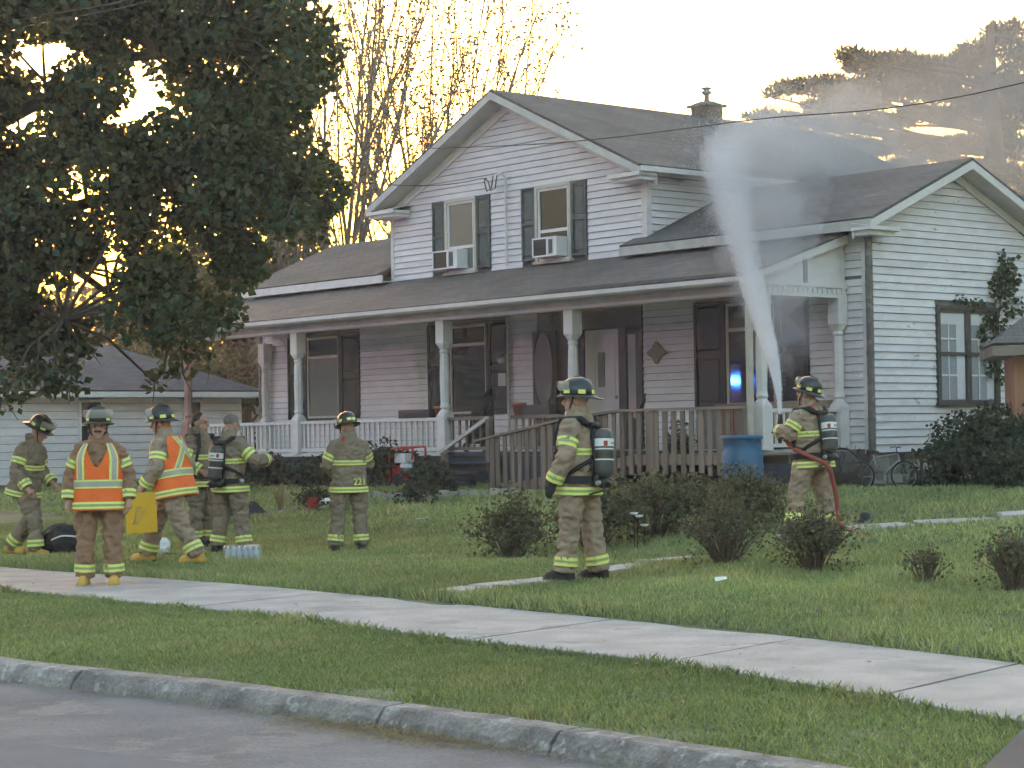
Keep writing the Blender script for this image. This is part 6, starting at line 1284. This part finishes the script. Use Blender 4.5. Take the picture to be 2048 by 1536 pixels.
MB().box(0,8,0,6,0,4.3).build('wall', M['siding'], nh); uv_sheet('roof', [[(-.45,-.45,4.45),(8.4,-.45,4.45),(8.4,3,6.0),(1.6,3,6.0)], [(-.45,6.4,4.45),(-.45,-.45,4.45),(1.6,3,6.0)]], M['roof_brown'], nh)
MB().box(-.46,8.4,-.47,-.43,4.22,4.40).build('fascia', M['trim'], nh); MB().box(-.47,-.43,-.43,6.4,4.22,4.40).build('fascia', M['trim'], nh); MB().box(-.43,8.4,-.43,0,4.22,4.24).build('soffit', M['soffit'], nh)
# ------------------------------------------------------------------ wires
def wire(label, pts, r=.012):
    pts = [Vector(p) for p in pts]; o = MB().tube(smooth_path(pts, 8), r, 5).build('overhead_wire', M['wire'], None, True); tag(o, label, 'wire', 'overhead wires'); return o
wire('long wire crossing from the right edge over the spray to the gable', [(12.5, 17, 6.6), (6.58, 26, 5.85), (3.56, 30, 6.04), (1.0, 33.6, 6.28), (-1.40, 37.0, 6.69), (-4, 40.6, 7.2)], .0085)
wp = hw(-8.9, WY-.2, 6.58); wire('service wire running from the maple to the gable drip loop', [(-9.5, 27, 5.9), (-2.49, 36.0, 5.95), (wp.x, wp.y, wp.z)], .008)
wire('upper wire across the top left corner in front of the maple', [(-10, 30, 7.0), (-6.45, 26, 6.81), (-4.0, 22, 6.24), (-1, 18, 5.6+.4)], .012)
wire('second wire just below the upper one at the top left corner', [(-10, 30, 6.85), (-6.45, 26, 6.72), (-4.0, 22, 6.17), (-1, 18, 5.93)], .010)

# ------------------------------------------------------------------ dry litter in the gutter and a few twigs on the road
g = np.random.default_rng(4); n = 5200; t = np.concatenate([g.normal(-9.2, .55, 3000), g.uniform(-16, -5, 2200)]); sp_ = np.concatenate([np.abs(g.normal(0, .16, 3000)), np.abs(g.normal(0, .10, 2200))])
s_ = np.array([kerb_s(q) for q in t]) - .05 - sp_; x = NS[0]*(s_+10.26) + TS[0]*t; y = NS[1]*(s_+10.26) + TS[1]*t
a = g.uniform(0, 6.28, n); L = g.uniform(.015, .06, n); z = -.146 + g.uniform(0, .03, n)*np.exp(-sp_/.15); dz = g.uniform(-.2, .35, n)*L
d = np.stack([np.cos(a)*L, np.sin(a)*L, dz], 1); c = np.stack([x, y, z], 1); w = np.stack([-np.sin(a), np.cos(a), 0*a], 1)*.0035
V = np.stack([c - w, c + w, c + d], 1).reshape(-1, 3); br_ = g.uniform(.5, 1.3, n); col = np.repeat(np.stack([br_, br_*.95, br_*.8, np.ones(n)], 1), 3, 0)
o = np_mesh('gutter_litter', V, np.arange(n*3).reshape(-1, 3), 3, LM['straw'], None, col); o['kind'] = 'stuff'; o['label'] = 'dry grass clippings lying in the gutter along the kerb'; o['category'] = 'litter'

# fallen leaves scattered over the grass and pavement
g = np.random.default_rng(9); n = 900; s_ = g.uniform(-3.3, 9, n); t = g.uniform(-32, -6, n); x = NS[0]*(s_+10.26) + TS[0]*t; y = NS[1]*(s_+10.26) + TS[1]*t
a = g.uniform(0, 6.28, n); L = g.uniform(.02, .05, n)[:, None]; on = (s_ < walk_back(t)) & (s_ > walk_front(t)); kp = ~on | (g.random(n) < .25); z = np.where(on, .018, terr(x, y) + .03)
u = np.stack([np.cos(a), np.sin(a), g.uniform(-.3, .3, n)], 1); v = np.stack([-np.sin(a), np.cos(a), g.uniform(-.3, .3, n)], 1); c = np.stack([x, y, z], 1)
V = np.stack([c, c + u*L*.5 + v*L*.35, c + u*L, c + u*L*.5 - v*L*.35], 1)[kp].reshape(-1, 3); n = kp.sum(); br_ = g.uniform(.35, 1.2, n)
o = np_mesh('fallen_leaves', V, np.arange(n*4).reshape(-1, 4), 4, LM['straw'], None, np.repeat(np.stack([br_, br_*.8, br_*.6, np.ones(n)], 1), 4, 0)); o['kind'] = 'stuff'; o['label'] = 'dry fallen leaves scattered over the lawn and verge'; o['category'] = 'leaves'

# ------------------------------------------------------------------ water jet, mist and emergency vehicle
dm, dn, dl, db = _nodes('water droplets')
dtr = dn.new('ShaderNodeBsdfTranslucent'); dtr.inputs[0].default_value = (.86,.88,.92,1); dms = dn.new('ShaderNodeMixShader'); dms.inputs[0].default_value = .45
db.inputs['Base Color'].default_value = (.86,.88,.92,1); db.inputs['Roughness'].default_value = .4
dl.new(db.outputs[0], dms.inputs[1]); dl.new(dtr.outputs[0], dms.inputs[2]); dl.new(dms.outputs[0], dn['Material Output'].inputs[0])
JET = smooth_path([NOZ, (3.34,26,2.25), (3.52,29,3.17), (3.66,32,4.30), (3.80,35,5.52), (3.98,37,6.40), (4.5,38.5,6.95), (5.35,39.6,7.10), (6.3,40.6,6.9), (6.9,41.5,6.5)], 12)
JR = np.interp(np.linspace(0, 1, len(JET)), [0,.055,.11,.222,.333,.444,.555,.666,.777,1], [.012,.036,.085,.19,.30,.42,.62,.86,1.05,1.1])
def droplets(name, label, n, size, f, seed):
    g = np.random.default_rng(seed); C, D = f(g, n); n = len(C)
    a = g.normal(size=(n, 3)); s = np.cross(D, a); s /= np.linalg.norm(s, axis=1)[:, None]
    w = (size*(.5 + g.random(n)))[:, None]; L = w*(1 + 2.5*g.random(n)**2)[:, None]
    V = np.stack([C - D*L*.5 - s*w*.5, C - D*L*.5 + s*w*.5, C + D*L*.6], 1).reshape(-1, 3)
    o = np_mesh(name, V, np.arange(n*3).reshape(-1, 3), 3, dm); o['kind'] = 'stuff'; o['label'] = label; o['category'] = 'water'; return o
JP = np.array([tuple(p) for p in JET])
def jet_f(u0, u1, spread, core=.84, ex=1.0):
    def f(g, n):
        u = u0 + (u1 - u0)*g.random(n)**ex; x = u*(len(JP) - 1.001); i = x.astype(int); q = (x - i)[:, None]
        c = JP[i]*(1-q) + JP[i+1]*q; d = JP[i+1] - JP[i]; d /= np.linalg.norm(d, axis=1)[:, None]
        r = np.interp(u, np.linspace(0, 1, len(JR)), JR)[:, None]
        off = g.normal(size=(n, 3)); off /= np.linalg.norm(off, axis=1)[:, None]; rad = np.where(g.random((n, 1)) < core, np.sqrt(g.random((n, 1)))*.85, np.abs(g.normal(size=(n, 1)))*.75)*spread
        wob = np.stack([np.sin(u*40 + 1), np.cos(u*31), np.sin(u*53)], 1)*.03*r
        return c + off*r*rad + wob, d + .25*g.normal(size=(n, 3))
    return f
droplets('water_jet', 'white water jet from the nozzle arching onto the roof', 330000, .0064, jet_f(0, .58, 1.0, .88, 1.15), 1)
droplets('water_spray', 'broken white spray at the top of the water jet', 260000, .0070, jet_f(.36, .92, 1.05, .35, 1.0), 2)
def vapour(name, label, blobs, dens, vox, seed, amp):
    mm = MB()
    for c_, r_ in blobs: mm.ball(c_, r_, 20, 12)
    me = remesh_obj(mm, vox, 6); wrinkle(me, amp, 1.1, seed); o = link(name, me, None, None); o['kind'] = 'stuff'; o['label'] = label; o['category'] = 'mist'
    mt_ = bpy.data.materials.new(name + ' air'); mt_.use_nodes = True; mn = mt_.node_tree.nodes; mn.remove(mn['Principled BSDF'])
    mv = mn.new('ShaderNodeVolumePrincipled'); mv.inputs['Color'].default_value = (.86,.90,.97,1); mv.inputs['Density'].default_value = dens; mt_.node_tree.links.new(mv.outputs[0], mn['Material Output'].inputs['Volume']); me.materials.append(mt_)
vapour('water_mist', 'fine drifting mist around the water jet', (((3.75,28.6,3.1), (.5,1.6,.9)), ((4.0,31.5,4.3), (.75,1.8,1.1)), ((4.3,34.6,5.5), (1.0,2.0,1.1)), ((5.2,38.4,6.6), (1.7,2.0,.95)), ((6.6,40.4,6.5), (1.8,2.2,.9)), ((6.2,39.5,7.4), (1.5,1.6,.6))), .20, .16, 2, .5)
vapour('smoke', 'thin pale smoke drifting over the right roof before the pine', (((8.0,44.5,7.4), (2.6,2.5,1.5)), ((10.5,47,8.6), (3.4,3,2.2)), ((13,49,9.5), (3.4,3,2.6)), ((6.3,43,7.8), (1.8,2,1.2))), .07, .3, 5, .8)

# emergency vehicle on the street beyond the left edge; its lamps show in the porch window glass
tk = thing('fire_engine', 'red fire engine up the street whose blue lamps mirror in the porch window', 'fire engine', (-29.56, 38.95, -.17), math.atan2(-.785, .62))
MB().box(-3.4, 1.6, -1.2, 1.2, .6, 3.0).build('body', M['red'], tk); MB().hexa([(1.65,-1.2,.6),(3.6,-1.2,.6),(3.6,1.2,.6),(1.65,1.2,.6)], [(1.65,-1.2,3.1),(3.1,-1.15,3.1),(3.1,1.15,3.1),(1.65,1.2,3.1)]).build('cab', M['red'], tk)
MB().prism([(3.58,-1.0,1.5),(3.24,-.95,2.6),(3.24,.95,2.6),(3.58,1.0,1.5)], (.03,0,0)).build('windscreen', M['glass'], tk)
for x in (-2.3, 2.6):
    for y in (-1.15, .9): MB().tube([(x,y,.5),(x,y+.25,.5)], .5, 18).build('wheel', M['rubber'], tk)
MB().tube([(1.2,0,3.0),(1.2,0,6.1)], .05, 8).box(.9,1.5,-.4,.4,6.1,6.25).build('added_lamp_mast', M['steel'], tk)  # mast is made up; it lifts the tint lamp clear of the window reflection
lb = MB().box(2.0, 2.5, -.9, .9, 3.11, 3.23).build('light_bar', M['steel'], tk)
for y, c_, e_ in ((-.62, (.03,.20,1), 40), (-.15, (.03,.20,1), 40), (.32, (1,.08,.05), 3)): MB().ball((2.25, y+.1, 3.35), (.18,.17,.13), 12, 7).build('beacon', emis('beacon lens %.2f' % y, c_, e_), lb, True)
for c_, e_, y in (((.85,.42,.82), 250, .0),):  # one pink lamp added to tint the porch, standing for the beacons' glow
    l = bpy.data.objects.new('beacon_lamp', bpy.data.lights.new('beacon_lamp', 'POINT')); COL.objects.link(l); l.parent = tk; l.location = (1.2, y, 6.4); l.data.energy = e_; l.data.color = c_; l.data.shadow_soft_size = .25  # added porch tint lamp on the made-up mast, not a real beacon
# thin smoke and mist hanging in the air
hz = MB().box(-60, 60, -6, 110, -1.6, 22).build('haze', None); hz.data.materials.clear()
hm_ = bpy.data.materials.new('haze air'); hm_.use_nodes = True; hn = hm_.node_tree.nodes; hn.remove(hn['Principled BSDF'])
pv = hn.new('ShaderNodeVolumePrincipled'); pv.inputs['Color'].default_value = (.82,.87,.95,1); pv.inputs['Density'].default_value = .0014; pv.inputs['Anisotropy'].default_value = .55
hm_.node_tree.links.new(pv.outputs[0], hn['Material Output'].inputs['Volume']); hz.data.materials.append(hm_); hz['kind'] = 'stuff'
